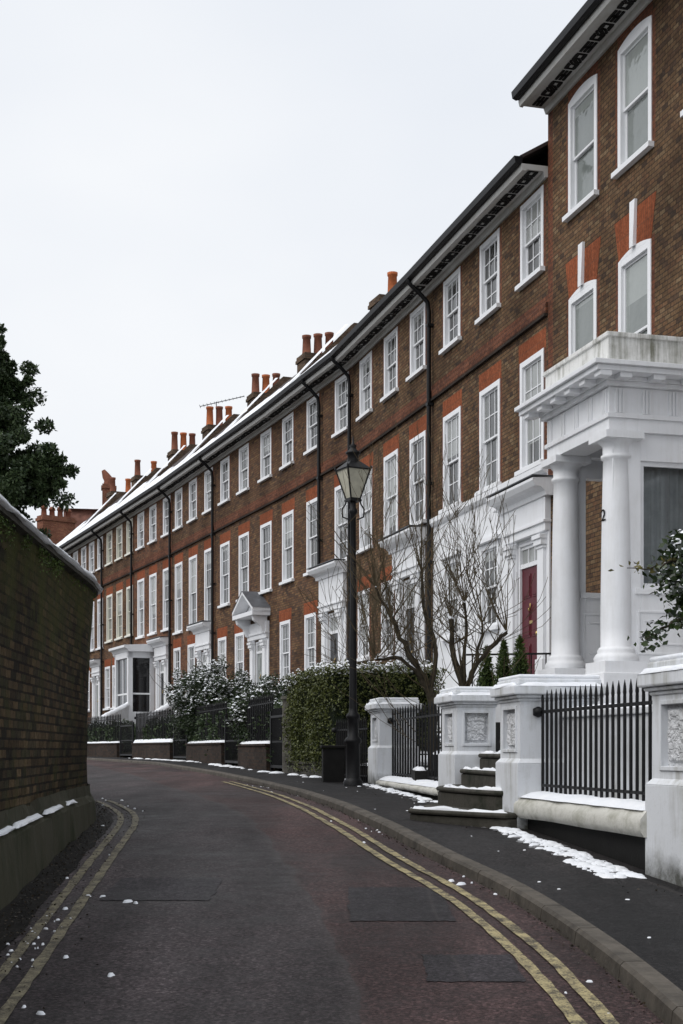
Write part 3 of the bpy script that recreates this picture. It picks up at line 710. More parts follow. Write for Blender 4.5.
for i, s in enumerate(SPEC):
    A, B = Vector(BND[i]), Vector(BND[i + 1]); L = (B - A).length; d = (B - A) / L
    z0 = 0.0
    root = empty('terraced_house', (A.x, A.y, z0), math.atan2(d.y, d.x)); HOUSE.append((root, L, A, d))
    tag(root, s['label'], 'house', 'terraced houses in the curved row')
    wood = s.get('wood', 'joinery'); w1 = 1.12; z1t = s.get('z1t', 7.41)
    holes = [(u - .55, u + .55, 8.9, 10.42) for u in s['bays']]
    holes += [(u - .57, u + .57, s['z1'], z1t) for u in s['bays']]
    gw = s['g']; holes += [(u - .52, u + .52, gw[0], gw[1]) for u in s['gb']]
    dc = s['door']; holes.append((dc[0] - dc[1] / 2, dc[0] + dc[1] / 2, dc[2], dc[3], .24))
    stuc = s.get('stucco')
    def mf(x, z, holes=holes, stuc=stuc, s=s):
        if stuc and z < 5.3: return 3
        for h in holes[:-1]:
            if h[0] - .06 < x < h[1] + .06 and h[3] < z < h[3] + .36 and h[3] < 9: return 2
            if (h[0] - .111 < x < h[0] or h[1] < x < h[1] + .111) and h[2] < z < h[3]: return 1
        if 7.98 < z < 8.34: return 1
        return 4 if z < 4.6 else 0
    mb = MB(z0); wall(mb, 0, L, -.6, SOF + .02, holes, mf, reveal=.13, rm=3 if stuc else 1, extra_z=(4.6, 5.3, 7.98, 8.34))
    gm = M[s.get('gm', s['mat'])]
    # side and rear walls
    mb.q([(0, 0, -.6), (0, -9, -.6), (0, -9, SOF), (0, 0, SOF)], 0); mb.q([(L, 0, -.6), (L, 0, SOF), (L, -9, SOF), (L, -9, -.6)], 0)
    mb.q([(0, -9, -.6), (L, -9, -.6), (L, -9, SOF), (0, -9, SOF)], 0)
    mb.build('brick_wall', [M[s['mat']], M['red'], M['rubbed'], M['white'], gm], root)
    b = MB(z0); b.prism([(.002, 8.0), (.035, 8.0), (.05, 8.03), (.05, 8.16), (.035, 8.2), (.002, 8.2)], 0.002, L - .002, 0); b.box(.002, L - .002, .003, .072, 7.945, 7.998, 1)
    b.build('string_course', [M['red'], M['darkbrick']], root)  # thin dark course below the red band
    if stuc:
        b = MB(z0); b.prism([(.003, 5.06), (.05, 5.08), (.10, 5.14), (.10, 5.245), (.003, 5.25)], 0.01, L - .01); b.build('sill_band', M['white'], root, bevel=.005)
        b = MB(z0); b.box(2.05, 2.4, .004, .16, 4.72, 5.0); b.build('alarm_box', M['joinery'], root, bevel=.02)
    for u in s['bays']:
        window(root, u, 8.9, 1.1, 1.52, z0, wood)
        window(root, u, s['z1'], 1.14, z1t - s['z1'], z0, wood, rows=4)
    for u in s['gb']: window(root, u, gw[0], 1.04, gw[1] - gw[0], z0, 'joinery', hood=bool(stuc))
    doorcase(root, z0, dc[0], dc[1], dc[2], dc[3], dc[4], dc[5], dc[6], dc[7])
    eaves(root, z0, 0, L, SOF)
    yr, zr = s['roofp']; roof(root, z0, L, SOF + .24, yr, zr, snow=s.get('snow', True), parapet=i > 1)
    if s['pipe'] is not None: downpipe(root, z0, s['pipe'], SOF, -.4)
    if s.get('pipe2'): downpipe(root, z0, s['pipe2'], SOF, 4.9 + .45)
    if i >= 2:
        pots = [[(1, .05)], [(0, .1), (0, 0), (0, -.1)], [(0, .1), (1, 0), (0, 0)], [(1, .15), (0, .1), (1, .05)], [(0, .1), (1, .1), (0, .1)], [(1, .05), (0, .05)], [(1, 0), (0, 0)]][min(i - 2, 6)]
        chimney(root, z0, L, -4.7 if i > 2 else -4.2, -3.35, 12.3, 14.8, pots, 15.65)
    if s.get('bay'):
        a, c = s['bay']; pr = 1.05; b = MB(z0)
        for (x, y) in ((a, pr), (c, pr), (a, .1), (c, .1)): b.box(x - .1, x + .1, y - .1, y + .1, .9, 4.15)
        b.box(a - .05, c + .05, .003, pr + .05, -.4, 1.55); b.box(a - .1, c + .1, .003, pr + .1, 3.9, 4.16)
        b.prism([(.003, 4.16), (pr + .12, 4.16), (pr + .18, 4.26), (pr + .32, 4.32), (pr + .32, 4.42), (.003, 4.5)], a - .32, c + .32)
        bo = b.build('bay_window', M['white'], root)
        p = MB(z0)
        p.q([(c - .1, pr, 1.55), (a + .1, pr, 1.55), (a + .1, pr, 3.9), (c - .1, pr, 3.9)]); p.q([(a, .2, 1.55), (a, pr - .1, 1.55), (a, pr - .1, 3.9), (a, .2, 3.9)][::-1]); p.q([(c, .2, 1.55), (c, pr - .1, 1.55), (c, pr - .1, 3.9), (c, .2, 3.9)])
        p.build('pane', M['darkpane'], bo)
        s2 = MB(z0)
        for x in (a, c): s2.box(x - .02, x + .02, .2, pr - .1, 2.35, 2.42); s2.box(x - .02, x + .02, .2, pr - .1, 1.55, 1.62)
        s2.box(a + .1, c - .1, pr - .02, pr + .02, 2.35, 2.42); s2.box((a + c) / 2 - .04, (a + c) / 2 + .04, pr - .02, pr + .03, 1.55, 3.9)
        s2.build('glazing_bar', M['joinery'], bo)

# ------------------------------------------------------------------ the tall near house with its columned porch
H1L = 11.0; d1 = Vector((-.2580, .9661)); A1 = Vector(BND[0]) - d1 * H1L     # local x=0 at its near end, x=H1L at the joint with the terrace
z0 = 0
big = empty('porch_house', (A1.x, A1.y, z0), math.atan2(d1.y, d1.x))
tag(big, 'tall near brick house with white columned porch and arched upper windows', 'house')
def U(v): return H1L - v           # distance back from the joint
wu = [1.5, 3.45, 5.75, 8.0, 10.0]
holes = [(U(v) - .58, U(v) + .58, 9.42, 11.45) for v in wu] + [(U(v) - .56, U(v) + .56, 6.1, 8.0) for v in wu]
holes += [(U(4.6) - .55, U(4.6) + .55, 1.2, 3.95, .2), (U(8.4) - .55, U(8.4) + .55, 2.3, 4.2), (U(10.1) - .55, U(10.1) + .55, 2.3, 4.2)]
def mf1(x, z):
    for h in holes:
        if (h[0] - .111 < x < h[0] or h[1] < x < h[1] + .111) and h[2] < z < h[3]: return 1
    if x > H1L - .22 and z > 5: return 1
    return 0
mb = MB(z0); wall(mb, 0, H1L, -.8, 11.72, holes, mf1, rm=1, reveal=.13, extra_x=(H1L - .22,), extra_z=(5,))
mb.q([(0, 0, -.8), (0, -10, -.8), (0, -10, 11.7), (0, 0, 11.7)], 0); mb.q([(H1L, 0, -.8), (H1L, 0, 14.5), (H1L, -10, 14.5), (H1L, -10, -.8)][:0] or [(H1L, 0, -.8), (H1L, 0, 11.7), (H1L, -10, 11.7), (H1L, -10, -.8)], 0)
mb.q([(0, -10, -.8), (H1L, -10, -.8), (H1L, -10, 11.7), (0, -10, 11.7)], 0)
mb.build('brick_wall', [M['stock'], M['red']], big)
for v in wu:
    window(big, U(v), 9.42, 1.16, 1.98, z0, cols=1, rows=2, split=.5, pane='reflpane')
    window(big, U(v), 6.1, 1.12, 1.84, z0, cols=1, rows=2, split=.3, sill=False, pane='reflpane')
    for (zz, w, top, key) in ((9.42 + 1.98, 1.16, 11.70, False), (6.1 + 1.84, 1.12, 8.62, True)):
        fr = MB(z0); n = 10; rise = .085
        for k in range(n):          # curved white head between frame and arch
            xa, xb = -w / 2 + w * k / n, -w / 2 + w * (k + 1) / n
            ca, cb = zz + rise * (1 - (2 * xa / w) ** 2), zz + rise * (1 - (2 * xb / w) ** 2)
            X = U(v)
            fr.idx([(X + xa, .013, zz + .001), (X + xb, .013, zz + .001), (X + xb, .013, cb), (X + xa, .013, ca), (X + xa, -.1, zz + .001), (X + xb, -.1, zz + .001), (X + xb, -.1, cb), (X + xa, -.1, ca)], [(1, 0, 3, 2), (3, 7, 6, 2), (4, 5, 6, 7), (0, 1, 5, 4)])
        fr.build('window_head', M['joinery'], big)
        ar = MB(z0); fl = .16 if key else .05
        for k in range(n):
            ta, tb = -1 + 2 * k / n, -1 + 2 * (k + 1) / n
            la, lb = zz + rise * (1 - ta * ta) + .001, zz + rise * (1 - tb * tb) + .001
            xa, xb, ya, yb = ta * w / 2, tb * w / 2, ta * (w / 2 + fl), tb * (w / 2 + fl)
            X = U(v); V = [(X + xa, .005, la), (X + xb, .005, lb), (X + yb, .005, top), (X + ya, .005, top), (X + xa, -.1, la), (X + xb, -.1, lb), (X + yb, -.1, top), (X + ya, -.1, top)]
            ar.idx(V, [(1, 0, 3, 2), (0, 1, 5, 4), (2, 3, 7, 6)] + ([(0, 4, 7, 3)] if k == 0 else []) + ([(1, 2, 6, 5)] if k == n - 1 else []))
        ar.build('brick_arch', M['rubbed'] if key else M['red'], big)
        if key:
            ks = MB(z0); X = U(v); ks.idx([(X - .06, .004, zz + rise), (X + .06, .004, zz + rise), (X + .09, .004, top + .12), (X - .09, .004, top + .12), (X - .06, .07, zz + rise - .03), (X + .06, .07, zz + rise - .03), (X + .09, .05, top + .12), (X - .09, .05, top + .12)],
                                          [(5, 4, 7, 6), (4, 5, 1, 0), (7, 3, 2, 6), (0, 3, 7, 4), (5, 6, 2, 1)]); ks.build('keystone', M['joinery'], big)
eaves(big, z0, -.2, H1L + .0, 11.72, .58)
roof(big, z0, H1L, 11.98, -4, 15.2, ye=.6, snow=False, parapet=False, back=-10)
window(big, U(8.4), 2.3, 1.1, 1.9, z0); window(big, U(10.1), 2.3, 1.1, 1.9, z0)
# porch: local frame, columns stand 2.05 m out
FL = 1.0; YC = 2.05                                         # floor level, column line
def toloc(x, y):
    r = Vector((x, y)) - A1; return r.dot(d1), r.dot(Vector((-d1.y, d1.x)))
cF = toloc(3.185, 19.95); cN = toloc(3.62, 18.4)
YC = (cF[1] + cN[1]) / 2; xN, xF = cN[0], cF[0]
for x, nm in ((xF, 'far'), (xN, 'near')):
    c = MB(z0); base = 1.15; top = 4.14
    c.lathe([(.285, base + .0), (.295, base + .05), (.27, base + .10), (.245, base + .12), (.25, base + .15), (.225, base + .19)] +
            [(.205 - .035 * (k / 10) ** 1.8, base + .2 + (top - .34 - base - .2) * k / 10) for k in range(11)] +
            [(.20, top - .32), (.20, top - .28), (.175, top - .27), (.18, top - .16), (.245, top - .09)], (x, YC), 40)
    c.box(x - .30, x + .30, YC - .30, YC + .30, base - .15, base); c.box(x - .27, x + .27, YC - .27, YC + .27, top - .09, top + .004)
    co = c.build('column', M['white'], big)
    if nm == 'near': ncol = co
    rs = MB(z0)
# house number on the near column
cu = bpy.data.curves.new('house_number', 'FONT'); cu.body = '2'; cu.size = .22; cu.extrude = .003; cu.align_x = 'CENTER'
tmp = bpy.data.objects.new('house_number_text', cu); col.objects.link(tmp); bpy.context.view_layer.update()
me = bpy.data.meshes.new_from_object(tmp.evaluated_get(bpy.context.evaluated_depsgraph_get())); bpy.data.objects.remove(tmp)
for vv in me.vertices:
    xx, yy, zz = vv.co; th = math.pi / 2 + xx / .20 + .10; rr = .198 + zz
    vv.co = (xN + rr * math.cos(th), YC + rr * math.sin(th), 3.0 + yy)
me.materials.clear(); me.materials.append(M['blackwood']); me.name = 'house_number'; link('house_number', me, big)
e = MB(z0); y1 = YC + .2; xa, xb = xN - .2, xF + .2; t = 4.145
e.box(xa, xb, 0.0, y1, t + .21, 4.72)                                   # frieze block
for (x0, x1, ya, yb) in ((xa, xb, y1 - .4, y1), (xa, xa + .4, 0, y1 - .4), (xb - .4, xb, 0, y1 - .4)): e.box(x0, x1, ya, yb, t, t + .21)
e.box(xa - .03, xb + .03, 0, y1 + .03, t + .17, t + .23)
for k in range(5):                                                        # triglyph panels
    x = xa + .12 + (xb - xa - .24) * k / 4
    for o in (-.05, 0, .05): e.box(x + o - .018, x + o + .018, y1, y1 + .018, t + .235, 4.70)
for k in range(6):
    y = .15 + (y1 - .3) * k / 5
    for o in (-.05, 0, .05): e.box(xa - .018, xa, y + o - .018, y + o + .018, t + .235, 4.70)
eo = e.build('entablature', M['white'], big, bevel=.004)
c = MB(z0); pr = .31
for lo, hi, o in ((4.721, 4.78, .07), (4.84, 4.91, pr), (4.91, 4.97, pr + .05)): c.box(xa - o, xb + o, 0.0, y1 + o, lo, hi)
c.box(xa - .10, xb + .10, 0, y1 + .10, 4.78, 4.84)
k = 0; x = xa - .3
while x < xb + .35: c.box(x, x + .17, y1 + .10, y1 + pr - .04, 4.775, 4.842); x += .47
y = y1 - .2
while y > .1: c.box(xa - pr + .04, xa - .10, y, y + .17, 4.775, 4.842); y -= .47
co = c.build('cornice', M['white'], big, bevel=.006)
b = MB(z0); b.box(xa - .02, xb + .02, y1 - .22, y1 + .02, 4.972, 5.40); b.box(xa - .02, xa + .2, .003, y1 - .22, 4.972, 5.40); b.box(xb - .2, xb + .02, .003, y1 - .22, 4.972, 5.40)
b.box(xa - .05, xb + .05, y1 - .25, y1 + .05, 5.36, 5.42); b.box(xa - .05, xa + .23, .003, y1 - .25, 5.36, 5.42); b.box(xb - .23, xb + .05, .003, y1 - .25, 5.36, 5.42)
b.build('blocking_course', M['stained'], big, bevel=.01)
# end walls with their window openings, the porch floor and the raised landing
def endwall(x0, x1, hole, panel):
    e = MB(z0); ya, yb = .003, YC + .12
    h0, h1, hz0, hz1 = hole
    e.box(x0, x1, ya, h0, FL, t); e.box(x0, x1, h1, yb, FL, t); e.box(x0, x1, h0, h1, FL, hz0); e.box(x0, x1, h0, h1, hz1, t)
    for xx, sx in ((x0, -1), (x1, 1)):
        xo = xx + sx * .028
        e.box(min(xx, xo), max(xx, xo), h0 - .09, h1 + .09, hz0 - .08, hz0 - .003)
        for (a, b2, cz, dz) in ((h0 - .05, h1 + .05, FL + .25, FL + .28), (h0 - .05, h1 + .05, hz0 - .32, hz0 - .29), (h0 - .05, h0 - .02, FL + .28, hz0 - .32), (h1 + .02, h1 + .05, FL + .28, hz0 - .32),
                                (h0 + .05, h1 - .05, FL + .38, FL + .40), (h0 + .05, h1 - .05, hz0 - .44, hz0 - .42)):
            e.box(min(xx, xx + sx * .015), max(xx, xx + sx * .015), a, b2, cz, dz)
    return e.build('porch_wall', M['white'], big, bevel=.004)
wF = endwall(xF - .02, xF + .14, (.45, 1.72, 2.25, 3.88), True)
wN = endwall(xN - .14, xN + .04, (.35, 1.74, 2.12, 3.79), True)
g = MB(z0)
for ya, yb in ((.35, 1.74),):
    g.box(xN - .1, xN - .04, ya, ya + .06, 2.12, 3.79); g.box(xN - .1, xN - .04, yb - .06, yb, 2.12, 3.79); g.box(xN - .1, xN - .04, ya + .06, yb - .06, 3.73, 3.79); g.box(xN - .1, xN - .04, ya + .06, yb - .06, 2.12, 2.19)
g.build('window_frame', M['white'], wN)
g = MB(z0); g.q([(xN - .07, .41, 2.19), (xN - .07, 1.68, 2.19), (xN - .07, 1.68, 3.73), (xN - .07, .41, 3.73)][::-1]); g.build('pane', M['clear'], wN)
cu_ = MB(z0); pts = []
for k in range(41):
    y = .42 + 1.24 * k / 40; pts.append((xN + .12 + .025 * math.sin(k * 1.4), y))
for (p, q) in zip(pts, pts[1:]):
    if .70 < p[1] < .86: continue
    cu_.q([(p[0], p[1], 2.1), (q[0], q[1], 2.1), (q[0], q[1], 3.8), (p[0], p[1], 3.8)][::-1], 0, True)
cu_.build('curtain', M['curtain'], wN)
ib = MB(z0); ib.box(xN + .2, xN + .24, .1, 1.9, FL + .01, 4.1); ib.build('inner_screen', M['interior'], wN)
fl = MB(z0); fl.box(xa - .15, xb + .15, .003, y1 + .15, -1.3, FL - .001)
fl.box(xa - .6, xb + .9, y1 + .15, y1 + .62, -1.3, .70); fl.box(xa - .15, xb + .15, y1 + .15, y1 + .35, .70, .85)
fl.build('porch_base', M['white'], big, bevel=.01)
door_leaf(big, z0, U(4.6) - .5, U(4.6) + .5, -.1, 1.2, 3.3, M['darkdoor'])
g = MB(z0); g.box(U(4.6) - .5, U(4.6) + .5, -.18, -.1, 3.3, 3.95); g.build('fanlight', M['joinery'], big)

# ------------------------------------------------------------------ aerial on a chimney (top level)
def world(root_i, x, y, z):
    r, L, A, d = HOUSE[root_i]; n = Vector((-d.y, d.x)); p = A + d * x + n * y; return (p.x, p.y, z)
p = world(6, 1.6, -4.4, 13.9)
a = empty('tv_aerial', p, 0); tag(a, 'thin television aerial beside the terracotta chimney pots', 'aerial')
m = MB(); m.tube([(0, 0, -.4), (0, 0, 2.5)], .022); m.build('mast', M['lead'], a)
m = MB(); dirv = Vector((.85, -.1, .17)).normalized(); bw = []
a0 = Vector((0, 0, 2.45)) - dirv * .8; a1 = Vector((0, 0, 2.45)) + dirv * 1.35; m.tube([a0, a1], .02)
for k in range(13):
    c = a0.lerp(a1, k / 12); h = .30 - .012 * k; m.tube([c + Vector((.0, -h, 0)), c + Vector((0, h, 0))], .012, 4)
m.build('boom', M['lead'], a)

# ------------------------------------------------------------------ distant buildings
def far_house(label, x, y, rz, w, dpt, hw, hr, pots, stack, m='farred', cat='house'):
    r = empty('brick_house', (x, y, -.2), rz); tag(r, label, cat)
    b = MB(); b.box(-w / 2, w / 2, -dpt / 2, dpt / 2, 0, hw); b.idx([(-w / 2, -dpt / 2, hw), (-w / 2, dpt / 2, hw), (-w / 2, 0, hr), (w / 2, -dpt / 2, hw), (w / 2, dpt / 2, hw), (w / 2, 0, hr)], [(0, 2, 1), (3, 4, 5)]); b.build('brick_wall', M[m], r)
    f = MB(); o = .35
    for s in (-1, 1):
        v = [(-w / 2 - o, s * (dpt / 2 + o), hw - .3), (w / 2 + o, s * (dpt / 2 + o), hw - .3), (w / 2 + o, 0, hr + .05), (-w / 2 - o, 0, hr + .05)]; v2 = [(p[0], p[1], p[2] + .14) for p in v]
        f.idx(v + v2, [(0, 1, 2, 3), (7, 6, 5, 4), (0, 4, 5, 1), (1, 5, 6, 2), (3, 7, 4, 0)])
    f.build('roof', M['redtile'], r)
    sn = MB(); snow_run(sn, [(-w / 2 - .2, -.1, hr + .18), (w / 2 + .2, -.1, hr + .18)], .7, .1); sn.build('snow', M['snow'], r)
    for (sx, sy, sw, sz) in stack:
        c = MB(); c.box(sx - sw / 2, sx + sw / 2, sy - .45, sy + .45, hw - 1, sz); c.box(sx - sw / 2 - .08, sx + sw / 2 + .08, sy - .53, sy + .53, sz - .35, sz - .15); co = c.build('chimney', M[m], r)
        npot = max(1, int(sw / .55))
        for k in range(npot):
            xx = sx - sw / 2 + sw * (k + .5) / npot; hp = random.choice((.7, .8, 1.2)) * pots
            p = MB(); p.lathe([(.2, sz), (.17, sz + hp * .7), (.24, sz + hp * .75), (.2, sz + hp), (.1, sz + hp + .1)], (xx, sy), 10); p.build('chimney_pot', M['pot2'], co)
    wn = MB()
    for k in range(4):
        for zf in (2, 5.2, 8.4):
            if zf + 1.6 > hw: continue
            x0 = -w / 2 + w * (k + .5) / 4; fo = MB(); fo.box(x0 - .55, x0 + .55, -dpt / 2 - .03, -dpt / 2 + .05, zf, zf + 1.6); fw = fo.build('window', M['joinery'], r)
            po = MB(); po.box(x0 - .45, x0 + .45, -dpt / 2 - .05, -dpt / 2 - .031, zf + .1, zf + 1.5); po.build('pane', M['pane'], fw)
    return r
far_house('distant red brick house with clustered chimneys, behind the far end of the terrace', -18.4, 97, R(38), 6, 6, 11.6, 14.9, .8, [(-2.0, -1.0, 2.4, 16.0), (1.6, .5, .9, 15.4)])
hh = far_house('distant brick house with a tall chimney topped by a reddish cowl', -15.5, 103, R(10), 9, 8, 12.6, 17.6, 0.3, [(-1.6, -.3, .95, 19.6)])
cw = MB(); c0 = Vector((-1.6, -.3, 19.6)); cw.tube([c0, c0 + Vector((0, 0, .35)), c0 + Vector((-.2, 0, .65)), c0 + Vector((-.4, 0, 1.05))], [.4, .36, .3, .14], 10); cw.build('cowl', M['pot2'], hh)
far_house('small distant brick house, leftmost above the garden wall, with a stubby chimney', -23.0, 104, R(20), 4, 5, 11.6, 13.4, .7, [(-.5, 0, 1.8, 15.6)])

# ------------------------------------------------------------------ old brick wall on the left
WB = [(-30, -2.0), (-10, -1.78), (0, -1.80), (5, -1.98), (9.15, -2.27), (11.66, -2.44), (14.2, -2.60), (15.3, -2.74), (16.2, -3.04), (17.0, -3.48), (19.0, -4.7), (22, -6.0), (28, -7.9), (40, -11.5)]
def WX(y): return smooth(WB, y, .45)
ow = empty('garden_wall', (WX(9), 9, RZ(9))); tag(ow, 'tall dark mossy brick wall along the left of the road, snow on its sloping coping', 'wall')
wy = [-30, -20, -12, -6, -3] + [i * .25 for i in range(0, 92)] + [24, 26, 29, 33, 40]
def ztop(y): return itp([(-30, 1.25), (5, 1.42), (9.15, 1.52), (15.2, 1.68), (22, 1.95), (40, 2.4)], y)
def wallring(y, ob=(0, 0, 0)):
    dx = (WX(y + .2) - WX(y - .2)) / .4; n = math.hypot(1, dx); return (1 / n, -dx / n)
v = []; f = []; uv = []; ZK = 14; s_ = 0; prev = None
for y in wy:
    nx, ny = wallring(y); 
    if prev is not None: s_ += math.hypot(y - prev, WX(y) - WX(prev))
    prev = y; zb = RZ(y) - .1
    for k in range(ZK + 1):
        t = k / ZK; z = zb + (ztop(y) - zb) * t
        o = -.03 + .06 * t ** 1.3 + .035 * noise.noise(Vector((s_ * .5, z * .9, 2))) + .008 * noise.noise(Vector((s_ * 3, z * 4, 0)))
        v.append((WX(y) + nx * o - WX(9), y + ny * o - 9, z - RZ(9))); uv.append((s_, z))
n = ZK + 1
for i in range(len(wy) - 1):
    for k in range(ZK): f.append((i * n + k, (i + 1) * n + k, (i + 1) * n + k + 1, i * n + k + 1))
# rear face and end
m0 = len(v)
for i, y in enumerate(wy):
    nx, ny = wallring(y)
    for z in (RZ(y) - .1, ztop(y)): v.append((WX(y) - nx * .38 - WX(9), y - ny * .38 - 9, z - RZ(9))); uv.append((uv[i * n][0], z))
for i in range(len(wy) - 1):
    f.append((m0 + 2 * i, m0 + 2 * i + 1, m0 + 2 * i + 3, m0 + 2 * i + 2)); f.append((i * n + ZK, (i + 1) * n + ZK, m0 + 2 * i + 3, m0 + 2 * i + 1))
me = bpy.data.meshes.new('brickwork'); me.from_pydata(v, [], f); me.materials.append(M['old']); ul = me.uv_layers.new(name='UVMap')
for l in me.loops: ul.data[l.index].uv = uv[l.vertex_index]
me.update(); link('brickwork', me, ow)
def PH(y): return itp([(5, .60), (9, .50), (15, .27), (20, .25)], y)
def wrib(name, prof, m, sm=False, y0=-30, y1=40, jitter=0, step=1):
    """ profile of (offset, height) relative to the wall face; height relative to top (kind 't') or base (kind 'b') """
    mb = MB(RZ(9)); rows = []
    for y in wy:
        if not y0 <= y <= y1: continue
        nx, ny = wallring(y); row = []
        for j, (o, h, k) in enumerate(prof):
            jj = jitter * noise.noise(Vector((y * 2.3, j * 1.7, 4))) if jitter else 0
            z = (ztop(y) if k == 't' else RZ(y) + (0 if k == 'b' else (PH(y) - .40))) + h + jj; row.append((WX(y) + nx * (o + jj) - WX(9), y + ny * (o + jj) - 9, z))
        rows.append(row)
    n = len(prof); mb.idx([p for r in rows for p in r], [(i * n + k, (i + 1) * n + k, (i + 1) * n + k + 1, i * n + k + 1) for i in range(len(rows) - 1) for k in range(n - 1)], 0, sm)
    for rr, rev in ((rows[0], 1), (rows[-1], 0)): mb.q(rr if rev else rr[::-1])
    return mb.build(name, m, ow)
wrib('plinth', [(.0, .50, 'p'), (.0, .40, 'p'), (.03, .385, 'p'), (.065, .33, 'p'), (.085, -.1, 'b')], M['mossrend'], jitter=.03)
wrib('coping', [(.0, -.02, 't'), (.10, .0, 't'), (.10, .045, 't'), (-.16, .16, 't'), (-.40, .045, 't'), (-.42, -.02, 't')], M['mossstone'])
cs = wrib('coping_snow', [(.10, .035, 't'), (.145, .042, 't'), (.14, .055, 't'), (.0, .165, 't'), (-.03, .17, 't'), (-.07, .13, 't')], M['snow'], True, jitter=.02)
wrib('ridge_snow', [(-.10, .13, 't'), (-.13, .215, 't'), (-.20, .235, 't'), (-.28, .20, 't'), (-.36, .07, 't')], M['snow'], True, jitter=.035)
sn = MB(RZ(9))
for ya, yb in ((3, 9.6), (9.65, 11.0), (11.1, 12.2), (12.4, 13.0)):
    pts = []; y = ya
    while y <= yb: nx, ny = wallring(y); pts.append((WX(y) + nx * .045 - WX(9), y + ny * .045 - 9, RZ(y) + PH(y) - .022)); y += .2
    snow_run(sn, pts, .055, .028)
sn.build('plinth_snow', M['snow'], ow)
# moss tufts under the coping
pts = []
for _ in range(1500):
    y = random.uniform(8.6, 12.4) if random.random() < .75 else random.uniform(5, 15); nx, ny = wallring(y); o = .06 + random.uniform(0, .035)
    if noise.noise(Vector((y * 1.6, 0, 8))) < -.08: continue
    pts.append((WX(y) + nx * o - WX(9), y + ny * o - 9, ztop(y) - abs(random.gauss(0, .07)) - .01 - RZ(9)))
leaves_mesh('moss', pts, .022, M['conifer'], ow)

